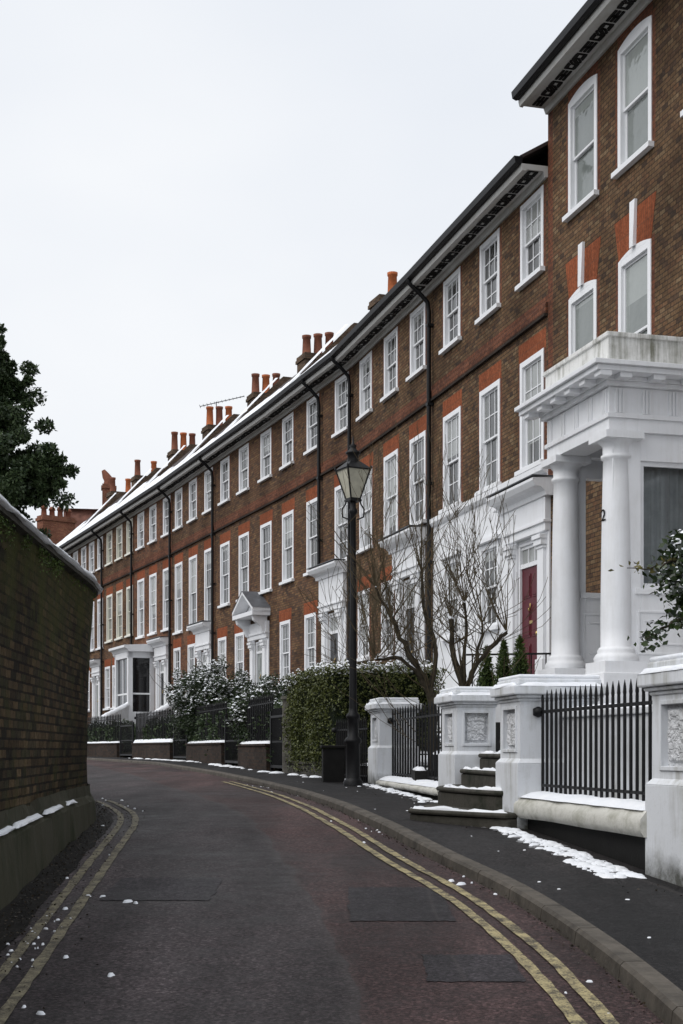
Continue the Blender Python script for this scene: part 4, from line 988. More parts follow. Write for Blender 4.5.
# ------------------------------------------------------------------ gate piers
def pier(nx_, ny_, dx, w, d, zb, zt, label, panels=('front',), tuck=.0):
    dv = Vector((dx, 1)).normalized(); r = empty('gate_pier', (nx_, ny_, zb), math.atan2(dv.y, dv.x)); tag(r, label, 'gate pier', 'white gate piers along the pavement')
    H = zt - zb; zp = H * .45; cp = H * .83
    b = MB(); b.box(-.04, w + .04, -d - .04, .04, -.25, zp - .03)
    b.idx([(-.04, -d - .04, zp - .03), (w + .04, -d - .04, zp - .03), (w + .04, .04, zp - .03), (-.04, .04, zp - .03), (0, -d, zp + .012), (w, -d, zp + .012), (w, 0, zp + .012), (0, 0, zp + .012)], [(0, 1, 5, 4), (1, 2, 6, 5), (2, 3, 7, 6), (3, 0, 4, 7)])
    b.build('plinth', M['pier'], r, bevel=.008)
    s = MB(); pw = .45 if w < 1 else .5; pz0, pz1 = zp + .10, cp - .07; xc = w / 2; ph = (xc - pw / 2, xc + pw / 2, pz0, pz1)
    wall(s, 0, w, zp, cp, [ph], lambda x, z: 0, y=0, reveal=.05)
    # end face toward the viewer
    if 'end' in panels:
        e = MB(); wall(e, 0, d, zp, cp, [(.09, d - .09, pz0, pz1)], lambda x, z: 0, y=0, reveal=.05)
        k = len(s.v); s.v += [(y, -x, z) for x, y, z in [(q[0], -q[1], q[2]) for q in e.v]]; s.f += [tuple(k + i for i in ff)[::-1] for ff in e.f]; s.m += e.m; s.sm += e.sm
    else: s.q([(0, 0, zp), (0, -d, zp), (0, -d, cp), (0, 0, cp)])
    s.q([(w, 0, zp), (w, 0, cp), (w, -d, cp), (w, -d, zp)]); s.q([(0, -d, zp), (w, -d, zp), (w, -d, cp), (0, -d, cp)])
    s.build('shaft', M['pier'], r)
    def frame(mb, a, b2, f):
        for (x0, x1, za, zb2) in ((a - .03, a, pz0 - .03, pz1 + .03), (b2, b2 + .03, pz0 - .03, pz1 + .03), (a, b2, pz1, pz1 + .03), (a, b2, pz0 - .03, pz0)): f(mb, x0, x1, za, zb2)
    p = MB(); frame(p, ph[0], ph[1], lambda mb, x0, x1, a, b2: mb.box(x0, x1, -.01, .014, a, b2))
    if 'end' in panels: frame(p, .09, d - .09, lambda mb, x0, x1, a, b2: mb.box(-.014, .01, -x1, -x0, a, b2))
    p.build('panel_frame', M['pier'], r, bevel=.004)
    def verm(mb, x0, x1, f):
        NX, NZ = 26, 30; P = []
        for i in range(NX + 1):
            for j in range(NZ + 1):
                x = x0 + (x1 - x0) * i / NX; z = pz0 + .03 + (pz1 - pz0 - .06) * j / NZ
                q = Vector((x * 17 + 3 * noise.noise(Vector((x * 9, z * 9, nx_))), z * 17 + 3 * noise.noise(Vector((z * 9, x * 9, 5))), nx_))
                h = .011 * max(-.6, min(.6, 2.2 * noise.noise(q))); 
                if i in (0, NX) or j in (0, NZ): h = -.02
                P.append(f(x, h, z))
        mb.idx(P, [(i * (NZ + 1) + j, i * (NZ + 1) + j + 1, (i + 1) * (NZ + 1) + j + 1, (i + 1) * (NZ + 1) + j) for i in range(NX) for j in range(NZ)])
    q = MB(); verm(q, ph[0] + .03, ph[1] - .03, lambda x, h, z: (x, -.022 + h, z)); q.q([(ph[1], -.045, pz0), (ph[0], -.045, pz0), (ph[0], -.045, pz1), (ph[1], -.045, pz1)])
    if 'end' in panels: verm(q, .12, d - .12, lambda x, h, z: (.022 - h, -x, z)); q.q([(.045, -.09, pz0), (.045, -d + .09, pz0), (.045, -d + .09, pz1), (.045, -.09, pz1)])
    q.build('carved_panel', M['verm'], r)
    c = MB(); c.box(-.02, w + .02, -d - .02, .02, cp, cp + .03); c.box(-.05, w + .05, -d - .05, .05, cp + .03, cp + .06)
    z2 = cp + .06 + (H - cp - .06) * .48
    c.box(-.085, w + .085, -d - .085, .085, cp + .06, z2); c.box(-.03, w + .03, -d - .03, .03, z2, H - .03)
    co = c.build('cap', M['pier'], r, bevel=.015)
    sn = MB(); sn.box(-.02, w + .02, -d - .02, .02, H - .032, H + .006)
    so = sn.build('snow', M['snow'], co, bevel=.016)
    sl = MB(); zz = z2 - .004
    snow_run(sl, [(-.058, .04, zz), (-.058, -d - .04, zz)], .055, .03); snow_run(sl, [(-.07, .058, zz), (w + .07, .058, zz)], .055, .035)
    sl.build('ledge_snow', M['snow'], co)
    return r
pier(2.395, 9.287, -.215, .78, .75, -.93, .66, 'near white gate pier cut off by the right edge, moss stains on its plinth')
pier(1.665, 13.05, -.145, .72, .75, -.74, .70, 'white gate pier between the stone steps and the long iron railing', panels=('front',))
pier(1.335, 16.2, -.14, .82, .46, -.64, .73, 'white gate pier with two carved panels, to the left of the stone steps', panels=('front', 'end'))
pier(.60, 22.0, -.135, .92, .60, -.56, .82, 'farthest white gate pier beside the lamp post, green algae on its cap', panels=('front',))

def thing_line(name, a, b, z):
    d = Vector((b[0] - a[0], b[1] - a[1])); return empty(name, (a[0], a[1], z), math.atan2(d.y, d.x)), d.length
def railing(a, b, zb, zt, nb, label, group, r=.0165, setb=-.2, u0=.06, zr=None, post=True):
    root, L = thing_line('iron_railing', a, b, zb); tag(root, label, 'railing', group)
    H = zt - zb; src = MB()
    src.lathe([(r, -.03), (r, H - .14), (r * .9, H - .12), (r * 1.12, H - .10), (r * .8, H - .05), (.002, H)], (0, 0), 8)
    so = src.build('bar', M['black'], root)
    for k in range(nb):
        o = so if k == 0 else so.copy()
        if k: col.objects.link(o)
        o.parent = root; o.location = (u0 + (L - 2 * u0) * k / (nb - 1), setb, 0)
    rl = MB(); zc = H - .20 if zr is None else zr
    rl.box(-.05, L + .05, setb - .012, setb + .012, zc - .014, zc + .014); rl.box(-.02, L + .02, setb - .011, setb + .011, .06, .085)
    rl.build('rail', M['black'], root)
    kn = MB(); kn.lathe([(.01, zc - .05), (.05, zc - .03), (.05, zc + .03), (.01, zc + .05)], (L - .02, setb + .03), 10); kn.build('rail_boss', M['black'], root)
    return root, L
def low_wall(a, b, zw, zc, label, group, base='blackwood', cop='coping', d=.34, out=.03, snow=.05, slope=0.0):
    root, L = thing_line('low_wall', a, b, zw - .6); tag(root, label, 'low wall', group); z0 = zw - .6
    m = MB(z0); m.box(.01, L - .01, -d, -.06, zw - .9, zw); m.build('wall_base', M[base], root)
    h = zc - zw; c = MB(z0); N = max(8, int(L / .15)); rows = []
    pf = [(-.05, 0), (out, .0), (out + .03, .25), (out + .03, .6), (out - .02, .9), (-.08, 1.0), (-d + .05, 1.0), (-d - .04, .7), (-d - .04, .2), (-d, 0)]
    for i in range(N + 1):
        x = L * i / N; rows.append([(x, y + .006 * noise.noise(Vector((x * 1.2, j * .3, 1))), zw + h * t_ + .006 * noise.noise(Vector((x * 1.2, j * .3, 6)))) for j, (y, t_) in enumerate(pf)])
    n = len(pf); c.idx([p for r_ in rows for p in r_], [(i * n + k, i * n + (k + 1) % n, (i + 1) * n + (k + 1) % n, (i + 1) * n + k) for i in range(N) for k in range(n)], 0, True); c.q(rows[0][::-1]); c.q(rows[-1])
    co = c.build('coping', M[cop], root)
    if snow:
        s = MB(z0); snow_run(s, [(.05, -d / 2 + .02, zc - .012), (L - .05, -d / 2 + .02, zc - .012)], d + .02, snow); s.build('snow', M['snow'], co)
    return root
G1 = 'black railings on the low garden walls'; G2 = 'low garden walls under the railings'
railing((2.2, 10.05), (1.665, 13.05), -.40, .555, 24, 'long black iron railing between the two nearest white piers', G1, r=.0145)
low_wall((2.2, 10.05), (1.665, 13.05), -.625, -.42, 'low wall with thick rounded snowy coping under the nearest railing', G2)
railing((1.22, 17.02), (.60, 22.0), -.44, .66, 22, 'black iron railing between the pier left of the steps and the lamp post pier', G1, r=.0155)
low_wall((1.22, 17.02), (.60, 22.0), -.56, -.45, 'mossy low wall with snowy top left of the stone steps', G2, base='mossstone', cop='coping', snow=.06)
# narrow return wall behind the second pier of the steps
iw, L = thing_line('retaining_wall', (3.0, 9.6), (2.02, 13.3), -.9); tag(iw, 'white rendered retaining wall close behind the long iron railing', 'wall')
m = MB(-.9); m.box(0, L, -.18, 0, -1.2, .30); m.box(-.02, L + .02, -.21, .03, .30, .36); m.build('wall_face', M['pier'], iw, bevel=.01)
m = MB(-.9); snow_run(m, [(.02, -.09, .352), (L - .02, -.09, .352)], .22, .05); m.build('snow', M['snow'], iw)
# ------------------------------------------------------------------ stone steps
st = empty('stone_steps', (1.3, 14.6, -.72)); tag(st, 'worn mossy stone steps with snow on their edges between two white piers', 'steps')
treads = [([(1.54, 12.98), (1.30, 13.22), (.98, 13.62), (.76, 13.92), (.69, 14.1), (.72, 14.32), (.84, 14.75), (1.02, 15.5), (1.18, 16.15), (1.75, 16.15), (1.9, 13.1)], -.9, -.588, 4),
          ([(1.60, 13.50), (1.50, 13.56), (1.30, 14.1), (1.07, 15.0), (1.05, 15.25), (1.15, 15.7), (1.24, 16.17), (1.85, 16.17), (2.0, 13.77)], -.61, -.395, 4),
          ([(1.66, 13.78), (1.56, 14.3), (1.40, 15.6), (1.36, 15.9), (1.40, 16.17), (1.95, 16.19), (2.1, 13.79)], -.42, -.215, 3),
          ([(1.84, 13.82), (1.70, 14.8), (1.58, 16.0), (1.60, 16.19), (2.05, 16.21), (2.2, 13.8)], -.24, -.04, 2),
          ([(2.1, 13.84), (1.95, 14.9), (1.84, 16.21), (2.25, 16.4), (2.3, 13.9)], -.1, .12, 2)]
for pts, za, zb, ns in treads:
    m = MB(-.72); P = [(x - 1.3, y - 14.6) for x, y in pts]
    m.poly(P, za, zb - .05); nose = [(x - .02, y - .02) if i < len(P) - 2 else (x, y) for i, (x, y) in enumerate(P)]
    m.poly(nose, zb - .048, zb)
    t_ = m.build('tread', M['mossstone'], st, bevel=.02)
    s = MB(-.72); k = min(len(P) - 3, 6 if za < -.8 else 4)
    edge = [(x + .03, y + .04, zb - .006) for x, y in P[:k]]
    snow_run(s, edge, .06, .024, noise_amt=1.9)
    for _ in range(5):
        q = random.choice(P[:k]); snow_blob(s, q[0] + random.uniform(.05, .25), q[1] + random.uniform(.1, .3), zb, random.uniform(.03, .08), .015)
    s.build('snow', M['snow'], t_)
# dark garden steps behind the left railing
gs = empty('garden_steps', (1.75, 19.6, -.5)); tag(gs, 'dark garden steps with snowy treads seen through the left railing', 'steps')
for k in range(4):
    m = MB(); m.box(-.75 + .28 * k, .9, -.55, .55, .22 * k, .22 * (k + 1) - .002); t_ = m.build('tread', M['blackwood'], gs, bevel=.01)
    s = MB(); snow_run(s, [(-.66 + .28 * k, -.5, .22 * (k + 1) - .005), (-.66 + .28 * k, .5, .22 * (k + 1) - .005)], .16, .05); s.build('snow', M['snow'], t_)

# ------------------------------------------------------------------ gardens
def facade_x(y):
    pts = [(-60, 25), (A1.y, A1.x)] + [(b[1], b[0]) for b in BND] + [(120, -36)]; return itp(pts, y)
ribbon('front_garden', lambda y: FX(y) + .12, lambda y: facade_x(y) + .2, lambda y: PZ(y) + .12, lambda y: PZ(y) + .9, [y for y in YS if 6 < y < 82], M['soil'], 12)
sg = MB()
for _ in range(700):
    y = random.uniform(8, 60); x = FX(y) + .75 + random.random() * (facade_x(y) - FX(y) - 1.0); t = (x - FX(y) - .12) / (facade_x(y) + .08 - FX(y)); snow_blob(sg, x, y, PZ(y) + .12 + .78 * t, random.uniform(.1, .45), .05, random.uniform(.8, 2), random.random() * 6)
o = sg.build('garden_snow', M['snow'], uv=False); tag(o, 'patches of snow lying on the garden soil behind the piers', 'snow', kind='stuff')

# ------------------------------------------------------------------ snow scraps on pavement, gutter and road
M['slush'] = plain('grey_slush', (.16, .16, .165), .35, .4, 30, .6, .6)
sl_ = MB(); sp = MB()
for k in range(70):
    y = random.uniform(9.9, 13.4) if k < 45 else random.uniform(16.8, 22); x = FX(y) - .12 - abs(random.gauss(0, .10)); snow_blob(sl_, x, y, PZ(y) + .001, random.uniform(.03, .10), .006, random.uniform(1, 2), random.random() * 6)
tag(sl_.build('slush', M['slush'], uv=False), 'thin grey slush melting around the snow on the pavement', 'slush', kind='stuff')
for k in range(420):                                     # along the foot of the near low wall
    y = random.uniform(9.9, 13.4); x = FX(y) - .10 - abs(random.gauss(0, .07)) - (.14 if y < 10.8 and random.random() < .5 else 0); r = random.choice((.012, .02, .03, .055)) * random.uniform(.7, 1.2); snow_blob(sp, x, y, PZ(y) + .002, r, r * .38, random.uniform(1, 2.2), random.random() * 6)
for k in range(110):
    y = random.uniform(16.8, 22.3); x = FX(y) - .08 - abs(random.gauss(0, .09)); r = random.uniform(.015, .06); snow_blob(sp, x, y, PZ(y) + .002, r, r * .35, 1.5, random.random() * 6)
for k in range(60):
    y = random.uniform(23, 50); x = FX(y) - .1 - abs(random.gauss(0, .12)); r = random.uniform(.04, .13); snow_blob(sp, x, y, PZ(y) + .002, r, r * .3, 1.5, random.random() * 6)
for k in range(34):
    y = random.uniform(4.5, 24); x = KX(y) + .2 + random.random() * (FX(y) - KX(y) - .3); r = random.uniform(.004, .016); snow_blob(sp, x, y, PZ(y) + .002, r, r * .3, 1.6, random.random() * 6)
tag(sp.build('pavement_snow', M['snow'], uv=False), 'crumbled snow scattered on the dark pavement by the walls', 'snow', kind='stuff')
sr = MB()
for k in range(26):
    y = random.uniform(4.5, 24); x = KX(y) - .04 - abs(random.gauss(0, .16)); r = random.uniform(.003, .013); snow_blob(sr, x, y, RZ(y) + .006, r, r * .4, 1.8, random.random() * 6)
for k in range(18):
    y = random.uniform(5.5, 19); x = LLX(y) + random.uniform(-.45, .25); r = random.uniform(.004, .018); snow_blob(sr, x, y, RZ(y) + .008, r, r * .4, 1.6, random.random() * 6)
for k in range(26):
    y = random.uniform(7.2, 9.0); x = LX(y) + .30 + random.random() * .22; r = random.uniform(.004, .010); snow_blob(sr, x, y, RZ(y) + .008, r, r * .3, 2, random.random() * 6)
for x, y, r in ((.86, 10.05, .05), (.80, 10.2, .04), (-1.42, 9.3, .045), (-1.62, 9.5, .03), (-1.36, 9.25, .03), (-1.17, 7.1, .035), (.2, 12.5, .03)): snow_blob(sr, x, y, RZ(y) + .008, r * .55, r * .2, 1.8, random.random() * 3)
tag(sr.build('road_snow', M['snow'], uv=False), 'small scraps of snow lying on the road and in its gutters', 'snow', kind='stuff')
P = []
for _ in range(2400):
    y = random.uniform(4.5, 19); x = LX(y) + .08 + abs(random.gauss(0, .22)); P.append((x, y, RZ(y) + .012))
for _ in range(900):
    y = random.uniform(5, 26); x = KX(y) - .03 - abs(random.gauss(0, .05)); P.append((x, y, RZ(y) + .01))
for _ in range(400):
    y = random.uniform(5, 26); x = FX(y) - .05 - abs(random.gauss(0, .2)); P.append((x, y, PZ(y) + .01))
tag(leaves_mesh('leaf_litter', P, .020, M['litter'], flat=.85), 'dead leaves and grit gathered in the gutters', 'leaf litter', kind='stuff')

# ------------------------------------------------------------------ street lamp
lz = PZ(22) ; lp = empty('street_lamp', (.18, 21.7, lz)); tag(lp, 'black cast iron street lamp with a tapering frosted lantern on the pavement', 'street lamp')
m = MB(); m.lathe([(.15, -.05), (.15, .06), (.12, .10), (.11, .12), (.105, .64), (.13, .67), (.13, .71), (.085, .76), (.08, 1.02), (.105, 1.05), (.105, 1.09), (.065, 1.14), (.06, 1.2), (.047, 3.4), (.044, 4.2), (.065, 4.23), (.065, 4.27), (.045, 4.30), (.045, 4.42)], (0, 0), 20); m.build('post', M['black'], lp)
m = MB()
for s in (-1, 1):
    m.tube([(s * .06, 0, 4.12), (s * .16, 0, 4.16), (s * .17, 0, 4.28), (s * .12, 0, 4.36), (s * .10, 0, 4.44)], .012)
m.build('scroll_bracket', M['black'], lp)
ln = empty('lantern', (0, 0, 4.42), R(28)); ln.parent = lp
def ring4(h, z): return [(-h, -h, z), (h, -h, z), (h, h, z), (-h, h, z)]
m = MB(); b0, b1 = .08, .195; za, zb = .02, .47
for i in range(4):
    a = ring4(b0, za)[i]; c = ring4(b1, zb)[i]; m.tube([a, c], .014, 4)
for z, h in ((za, b0), (zb, b1)):
    r = ring4(h, z)
    for i in range(4): m.tube([r[i], r[(i + 1) % 4]], .015, 4)
m.box(-.1, .1, -.1, .1, -.02, .012); m.build('lantern_frame', M['black'], ln)
m = MB()
for i in range(4):
    a, b = ring4(b0 - .004, za), ring4(b1 - .004, zb); j = (i + 1) % 4; m.q([a[i], a[j], b[j], b[i]])
m.build('lantern_glass', M['frost'], ln)
m = MB(); o_, i_ = ring4(.215, .475), ring4(.08, .60)
m.idx(o_ + i_, [(i, (i + 1) % 4, 4 + (i + 1) % 4, 4 + i) for i in range(4)] + [(3, 2, 1, 0)])
for p in ring4(.205, .475): m.lathe([(.012, .47), (.02, .50), (.004, .53)], (p[0], p[1]), 6)
m.lathe([(.09, .595), (.085, .70), (.115, .72), (.115, .745), (.06, .78), (.045, .82), (.06, .84), (.02, .88), (.012, .96), (.002, 1.0)], (0, 0), 16); m.build('lantern_roof', M['black'], ln)

# dark utility cabinet and gate by the hedge
ub = empty('utility_box', (-.12, 23.4, PZ(23.4)), R(5)); tag(ub, 'low black utility box standing on the pavement left of the lamp post', 'utility box')
m = MB(); m.box(-.20, .16, -.16, .16, -.05, .56); m.build('cabinet', M['blackwood'], ub, bevel=.01)
m = MB(); m.box(-.23, .19, -.19, .19, .562, .61); m.build('lid', M['blackwood'], ub, bevel=.012)
railing((.42, 23.0), (-.10, 24.9), -.50, .55, 16, 'short black railing in front of the hedge behind the lamp post', G1, setb=0)

# ------------------------------------------------------------------ hedge, walls, bushes along the far gardens
def hedge(poly, zb, zt, label, leaf='hedge', dens=1500, ls=.055, sno=.42):
    cx = sum(p[0] for p in poly) / len(poly); cy = sum(p[1] for p in poly) / len(poly)
    r = empty('hedge', (cx, cy, zb)); tag(r, label, 'hedge')
    def off(p, o):
        v = Vector((p[0] - cx, p[1] - cy)); return (v.x * (1 - o), v.y * (1 - o))
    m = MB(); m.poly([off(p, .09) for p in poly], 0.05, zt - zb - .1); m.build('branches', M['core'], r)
    P = []; N = []; S = []
    Q = [off(p, .03) for p in poly]; H = zt - zb
    for a, b in zip(Q, Q[1:] + Q[:1]):
        a, b = Vector(a), Vector(b); L = (b - a).length; t = (b - a) / L; nn = (t.y, -t.x)
        for _ in range(int(L * H * dens)):
            u, z = random.random() * L, random.random() ** .9 * H; bulge = .09 * noise.noise(Vector((u * 1.6, z * 1.6, a.x))) + .05 * noise.noise(Vector((u * 5, z * 5, a.x)))
            o = 1.5 * bulge + random.gauss(0, .045) - (.10 if z > H - .1 else 0); P.append((a.x + t.x * u + nn[0] * o, a.y + t.y * u + nn[1] * o, z)); N.append((nn[0], nn[1], .3))
    x0, x1 = min(q[0] for q in Q), max(q[0] for q in Q); y0, y1 = min(q[1] for q in Q), max(q[1] for q in Q)
    from mathutils.geometry import intersect_point_line
    def inside(x, y):
        c = False
        for (a, b) in zip(Q, Q[1:] + Q[:1]):
            if (a[1] > y) != (b[1] > y) and x < (b[0] - a[0]) * (y - a[1]) / (b[1] - a[1]) + a[0]: c = not c
        return c
    for _ in range(int((x1 - x0) * (y1 - y0) * dens * 1.1)):
        x, y = random.uniform(x0, x1), random.uniform(y0, y1)
        if inside(x, y):
            z = H - .04 + .22 * noise.noise(Vector((x * 2, y * 2, 1))) + random.gauss(0, .045); P.append((x, y, z)); N.append((0, 0, 1))
            if random.random() < sno and noise.noise(Vector((x * 3, y * 3, 7))) > -.25: S.append((x, y, z + .03))
    leaves_mesh('foliage', P, ls, M[leaf], r, np.array(N)); snow_flakes('snow', S, .035, r)
    return r
hedge([(-.18, 25.0), (-1.12, 28.4), (-.2, 28.7), (.55, 26.0), (1.55, 26.3), (1.75, 25.2), (.0, 24.85)], -.42, 1.48, 'tall clipped green hedge with snow on top, behind the lamp post')
def simple_wall(a, b, zt, label, snow=.07, m='darkbrick', d=.3):
    root, L = thing_line('low_wall', a, b, PZ(a[1])); tag(root, label, 'low wall', G2); H = zt - PZ(a[1])
    w = MB(); w.box(0, L, -d, 0, -.3, H - .05); w.box(-.02, L + .02, -d - .03, .03, H - .05, H); w.build('wall_base', M[m], root)
    s = MB(); snow_run(s, [(.1, -d / 2, H - .01), (L - .1, -d / 2, H - .01)], d, snow); s.build('snow', M['snow'], root)
    return root
simple_wall((-.14, 25.0), (-1.10, 28.4), -.22, 'low stone wall at the foot of the clipped hedge', .0001, 'mossstone')
fp = lambda y: (FX(y), y)
simple_wall(fp(30.4), fp(34.0), .14, 'low brick wall in front of the smaller snowy bush')
simple_wall(fp(36.6), fp(42.4), .20, 'low brick wall with a thick cap of snow under the large snowy bush')
simple_wall(fp(44.5), fp(50.2), .25, 'low brick wall with snow below the bay window house', .12)
simple_wall(fp(52.5), fp(59), .27, 'farthest low brick wall with snow, at the edge of the left garden wall')
for a, b, z, n, lab in ((30.4, 34.0, .14, 16, 'black railing beside the smaller snowy bush'), (36.6, 42.4, .20, 26, 'black railing on the snowy wall under the large bush'), (44.5, 50.2, .25, 26, 'black railing in front of the bay window house'), (52.5, 59, .27, 28, 'farthest black railing by the end of the left garden wall')):
    railing(fp(a), fp(b), z, z + 1.1, n, lab, G1, r=.022, setb=-.15)
def darkening_hedge(ya, yb, zt, label, w=.5):  # hedges added to darken the view through the far railings
    A_, B_ = fp(ya), fp(yb); hedge([(A_[0] + .25, A_[1]), (B_[0] + .25, B_[1]), (B_[0] + .25 + w, B_[1] + .2), (A_[0] + .25 + w, A_[1] + .2)][::-1], PZ(ya), zt, label, 'holmoak', 700, .09, .2)
darkening_hedge(30.0, 34.6, .95, 'dark low hedge added to darken the gap behind the railing of the smaller snowy bush'); darkening_hedge(36.0, 43.0, 1.15, 'dark hedge added to darken the gap behind the railing under the large snowy bush')
darkening_hedge(44.4, 49.2, .95, 'dark hedge added to darken the gap behind the railing of the bay window house'); darkening_hedge(52.5, 58.5, 1.0, 'farthest dark hedge, added to darken the gap beside the end of the left garden wall')
def dark_gate(ya, yb, label):
    a, b = fp(ya), fp(yb); root, L = thing_line('garden_gate', a, b, PZ(ya)); tag(root, label, 'gate', 'black garden gates in the railings')
    m = MB(); m.box(0, L, -.12, -.06, .08, .14); m.box(0, L, -.12, -.06, 1.15, 1.2); m.box(0, .06, -.12, -.06, 0, 1.3); m.box(L - .06, L, -.12, -.06, 0, 1.3); m.build('gate_frame', M['black'], root)
    m = MB(); m.box(.06, L - .06, -.10, -.08, .62, .66)
    for k in range(12): x = .1 + (L - .2) * k / 11; m.tube([(x, -.09, .14), (x, -.09, 1.35)], .014, 5)
    m.build('gate_panel', M['black'], root)
dark_gate(29.0, 30.3, 'black gate between the hedge and the smaller snowy bush'); dark_gate(34.2, 36.4, 'black gate between the two snowy bushes'); dark_gate(42.6, 44.3, 'black gate left of the large snowy bush'); dark_gate(50.4, 52.3, 'farthest black gate before the snowy hand rail')
r = empty('gate_post', (-1.12, 28.75, PZ(28.7))); tag(r, 'narrow brown timber post at the far end of the clipped hedge', 'post'); m = MB(); m.box(-.09, .09, -.09, .09, -.1, 1.5); m.build('post', M['stone'], r, bevel=.01); m = MB(); m.box(-.12, .12, -.12, .12, 1.5, 1.56); m.build('cap', M['stone'], r, bevel=.01)

def bush(x, y, zb, rx, ry, H, label, n=9000, m='laurel', leaf=.075, snow=900, zc=.62):
    r = empty('snowy_bush', (x, y, zb)); tag(r, label, 'bush')
    t = MB()
    for k in range(6): grow(t, Vector((random.uniform(-.2, .2), random.uniform(-.2, .2), 0)), Vector((random.gauss(0, .35), random.gauss(0, .35), 1)), H * .5, .04, 2, .5)
    t.build('stems', M['bark'], r)
    C = []; Rr = []
    for k in range(150):
        a = random.random() * 2 * math.pi; v_ = random.uniform(-.9, 1); s = math.sqrt(max(0, 1 - v_ * v_)); q = random.uniform(.62, 1.0)
        C.append((rx * q * s * math.cos(a), ry * q * s * math.sin(a), H * .50 + v_ * q * H * .44)); Rr.append(random.uniform(.16, .34))
    C = [(a, b, max(.15, c)) for a, b, c in C]
    P = clump_points(C, Rr, n // 150); leaves_mesh('foliage', P, leaf, M[m], r)
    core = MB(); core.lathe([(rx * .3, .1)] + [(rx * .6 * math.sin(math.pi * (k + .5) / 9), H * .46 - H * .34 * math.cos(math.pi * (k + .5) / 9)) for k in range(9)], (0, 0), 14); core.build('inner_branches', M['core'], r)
    S = []
    top = [p for p in P if p[2] > H * .42]
    for p in random.sample(top, min(snow * 3, len(top))):
        if random.random() < .25 + .75 * (p[2] / H) ** 2 and noise.noise(Vector(p) * 2.2) > -.2: S.append((p[0], p[1], p[2] + .02))
    snow_flakes('snow', S[:snow], leaf * .62, r)
    return r
bush(-3.95, 42.6, -.3, 1.38, 1.6, 3.2, 'large rounded evergreen bush dusted with snow, above the black railing', 26000, snow=2200)
bush(-1.72, 34.2, -.3, .95, 1.1, 2.15, 'smaller evergreen bush dusted with snow, between the large bush and the hedge', 14000, snow=900)
# snowy sloping hand rail walls at the far doors
def stair_rail(ya, yb, za, zb_, label, off=.5):
    a, b = (FX(ya) + off, ya), (FX(yb) + off + 2.0, yb + .5); root, L = thing_line('stair_wall', a, b, PZ(ya)); tag(root, label, 'stair wall', 'sloping stair walls at the far doors'); z = PZ(ya)
    m = MB(z); m.idx([(x, y, zz) for y in (-.12, .12) for x, zz in ((0, z - .2), (L, z - .2), (L, zb_), (L * .8, zb_), (0, za))], [(0, 1, 2, 3, 4), (9, 8, 7, 6, 5), (4, 3, 8, 9), (3, 2, 7, 8), (0, 4, 9, 5), (1, 6, 7, 2)]); m.build('side_wall', M['pier'], root)
    s = MB(z); snow_run(s, [(0, 0, za - .01), (L * .8, 0, zb_ - .01), (L, 0, zb_ - .01)], .28, .09); s.build('snow', M['snow'], root)
stair_rail(49.5, 52.0, 1.2, 1.95, 'snow covered sloping stair wall in front of the bay window'); stair_rail(56.5, 59.5, 1.35, 1.95, 'farthest snow covered stair wall beside the left garden wall')

# ------------------------------------------------------------------ bare trees behind the left railing
def bare_tree(x, y, zb, label, specs, snowy):
    r = empty('bare_tree', (x, y, zb)); tag(r, label, 'tree', 'bare pollarded trees in the front gardens')
    t = MB(); br = MB(); sn = MB(); limbs = []
    for (pts, r0, r1) in specs:
        n = len(pts); P = [Vector(p) for p in pts]; Q = []
        for i in range(n - 1):
            for k in range(3): Q.append(P[i].lerp(P[i + 1], k / 3) + Vector([random.gauss(0, .018) for _ in range(3)]) * (1 if (i or k) else 0))
        Q.append(P[-1]); rad = [.58 * (r0 + (r1 - r0) * i / (len(Q) - 1)) * random.uniform(.8, 1.2) for i in range(len(Q))]; rad[-1] *= 1.3
        t.tube(Q, rad, 9); limbs.append((Q, rad))
    for Q, rad in limbs:
        if Q[-1].z > .9:
            for k in range(7): grow(br, Q[-1], Vector((random.gauss(0, .36), random.gauss(0, .36), 1)), random.uniform(.5, 1.1), random.uniform(.008, .014), 3, .28, .22, .12, (1, 3), rmin=.0032, shrink=.6)
        for k in range(8):
            j = random.randint(len(Q) // 3, len(Q) - 1)
            grow(br, Q[j], Vector((random.gauss(0, .9), random.gauss(0, .9), .6)), random.uniform(.5, 1.1), .009, 2, .5, .2, .15, (1, 3), rmin=.0045)
        for a, b, ra in zip(Q, Q[1:], rad):
            if abs((b - a).normalized().z) < .62 and a.z > .5: snow_run(sn, [tuple(a + Vector((0, 0, ra * .8))), tuple(b + Vector((0, 0, ra * .8)))], ra * 1.5, ra * .7, seg=.05)
        if snowy and random.random() < .4: snow_blob(sn, Q[-1].x, Q[-1].y, Q[-1].z + rad[-1] * .5, rad[-1], .04)
    t.build('trunk', M['bark'], r); br.build('branches', M['twig'], r, uv=False)
    if sn.v: sn.build('snow', M['snow'], r)
bare_tree(1.34, 20.2, -.42, 'bare tree with a snowy drooping limb, left of the downpipe behind the railing', [
    ([(0, 0, 0), (-.02, 0, .7), (-.05, .02, 1.25)], .16, .12), ([(-.05, .02, 1.2), (-.25, 0, 1.6), (-.42, -.05, 1.95), (-.62, -.1, 2.3)], .10, .06),
    ([(-.2, 0, 1.45), (-.5, -.15, 1.75), (-.85, -.2, 1.72)], .06, .035), ([(-.05, 0, 1.2), (.02, .1, 1.8), (-.12, .15, 2.5), (-.18, .1, 3.0)], .075, .035), ([(-.62, -.1, 2.3), (-.85, -.2, 2.75)], .045, .025)], True)
